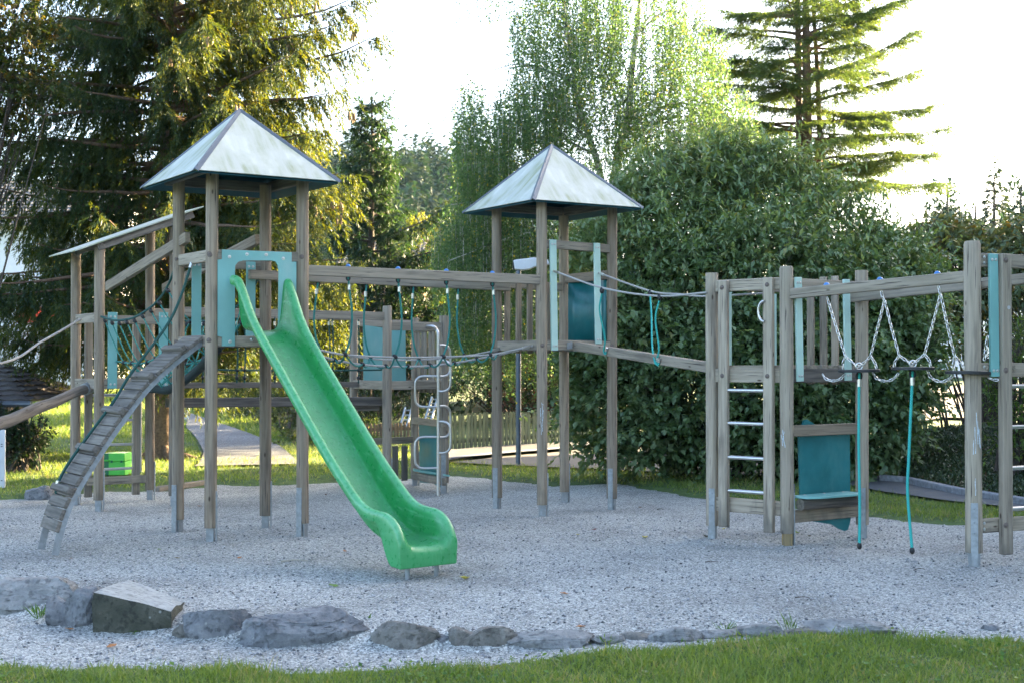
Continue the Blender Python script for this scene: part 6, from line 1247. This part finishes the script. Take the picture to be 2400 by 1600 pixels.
t = thing('tiled_shed', 'small shed with brown tiled hipped roof at the left edge', 'shed', V3((-9.6, Ys + 1.5, zg))); x1 = xs(66, Ys); ze, zr = P(0, 940, Ys).z, P(0, 862, Ys + 1.4).z
tiled('roof', (x1 - 4, Ys - .1, ze), (x1 + .05, Ys - .1, ze), (x1 - 4, Ys + 1.5, zr + .05), (xs(-2, Ys + 1.5), Ys + 1.5, zr + .05), TILE, t, rows=8, cols=14, wave=.018, th=.03)
tiled('roof', (x1 + .05, Ys - .1, ze), (x1 + .05, Ys + 3, ze), (xs(-2, Ys + 1.5), Ys + 1.5, zr + .05), (xs(-2, Ys + 1.5), Ys + 1.6, zr + .05), TILE, t, rows=8, cols=10, wave=.018, th=.03)
obj('gutter', MB().tube([V3((x1 - 4, Ys - .14, ze - .03)), V3((x1 + .1, Ys - .14, ze - .03))], .045, 10), ZINC, t); obj('downpipe', MB().tube(curve([V3((x1 - .28, Ys - .14, ze - .06)), V3((x1 - .28, Ys - .10, ze - .18)), V3((x1 - .42, Ys + .12, ze - .3)), V3((x1 - .42, Ys + .12, zg))], 16), .03, 8), ZINC, t)
obj('wall', MB().beam(V3((x1 - 2.3, Ys + 1.6, zg - .3)), V3((x1 - 2.3, Ys + 1.6, ze - .02)), 2.5, 2.7, up=(0, -1, 0)), WOODD, t)
house('slate_house', 'house with grey slate roof half hidden by the dark narrow spruce', xs(800, 42), xs(962, 42), 42, 50, hz(-4, 42), zy(640, 42), zy(560, 46), WALLR, TILEG, 'x', .3, rows=22, cols=20)
house('timber_house', 'red brown timber house hidden behind bushes beyond the green fence', xs(1140, 34), xs(1345, 34), 34, 40, hz(0, 34), zy(800, 34), zy(720, 37), WALLR, TILEG, 'x', .3)
house('pale_house', 'pale house glimpsed at the right edge behind the chestnut tree', xs(2290, 60), xs(2480, 60), 60, 70, hz(21, 60), zy(700, 60), zy(620, 65), WALLW, TILEG, 'x', .4, wins=[(xs(2345, 60), zy(760, 60), 1.1, 1.3, 'S')])
# large unseen house added right of the view to keep the playground shaded
house('added_house', 'tall pale rendered house with tiled roof added unseen right of the playground for shade', 14.0, 24.5, -6, 29.3, 0.0, 8.6, 12.6, plain('beige_render', (.55, .52, .46), .9, 0, 6, .06), TILE, 'y', .6, wins=[(y, z, 1.1, 1.5, 'W') for z in (1.8, 4.6, 7.2) for y in (-3, 1, 5, 9, 13, 17, 21, 25)])
# dark rock wall on the right
mb = MB(); a, b = P(2280, 985, 24), P(2352, 992, 23.5); t = thing('rock_wall', 'dark rough rock wall seen between the end tower posts', 'wall', a)
import bmesh
bm = bmesh.new(); bmesh.ops.create_icosphere(bm, subdivisions=5, radius=1)
for v in bm.verts: c = v.co.copy(); v.co = V3([math.copysign(abs(x) ** .45, x) for x in c]) * (1 + .25 * noise.noise(c * 3) + .08 * noise.noise(c * 9)); v.co = V3((v.co.x * .30, v.co.y * .5, v.co.z * .62))
me = bpy.data.meshes.new('rock'); bm.to_mesh(me); bm.free(); me.materials.append(stonemat('dark_rock', (.02, .02, .024), (.045, .045, .05), (.09, .09, .095))); o = link(bpy.data.objects.new('rock', me)); o.parent = t; o.location = P(2318, 930, 24) - a

# ================================================================== AIR
HM = bpy.data.materials.new('haze_air'); HM.use_nodes = True; ht = HM.node_tree; ht.nodes.remove(ht.nodes['Principled BSDF'])
vp_ = ht.nodes.new('ShaderNodeVolumePrincipled'); vp_.inputs['Color'].default_value = (.42, .70, 1.0, 1); vp_.inputs['Density'].default_value = .00012; vp_.inputs['Anisotropy'].default_value = .0
ht.links.new(vp_.outputs[0], ht.nodes['Material Output'].inputs['Volume'])
mb = MB().add([(x, y, z) for z in (-4, 42) for x, y in ((-900, -900), (900, -900), (900, 900), (-900, 900))], [(3, 2, 1, 0), (4, 5, 6, 7), (0, 1, 5, 4), (1, 2, 6, 5), (2, 3, 7, 6), (3, 0, 4, 7)])
tag(obj('haze', mb, HM, smooth=False), 'thin evening haze over the valley', 'haze', kind='stuff')
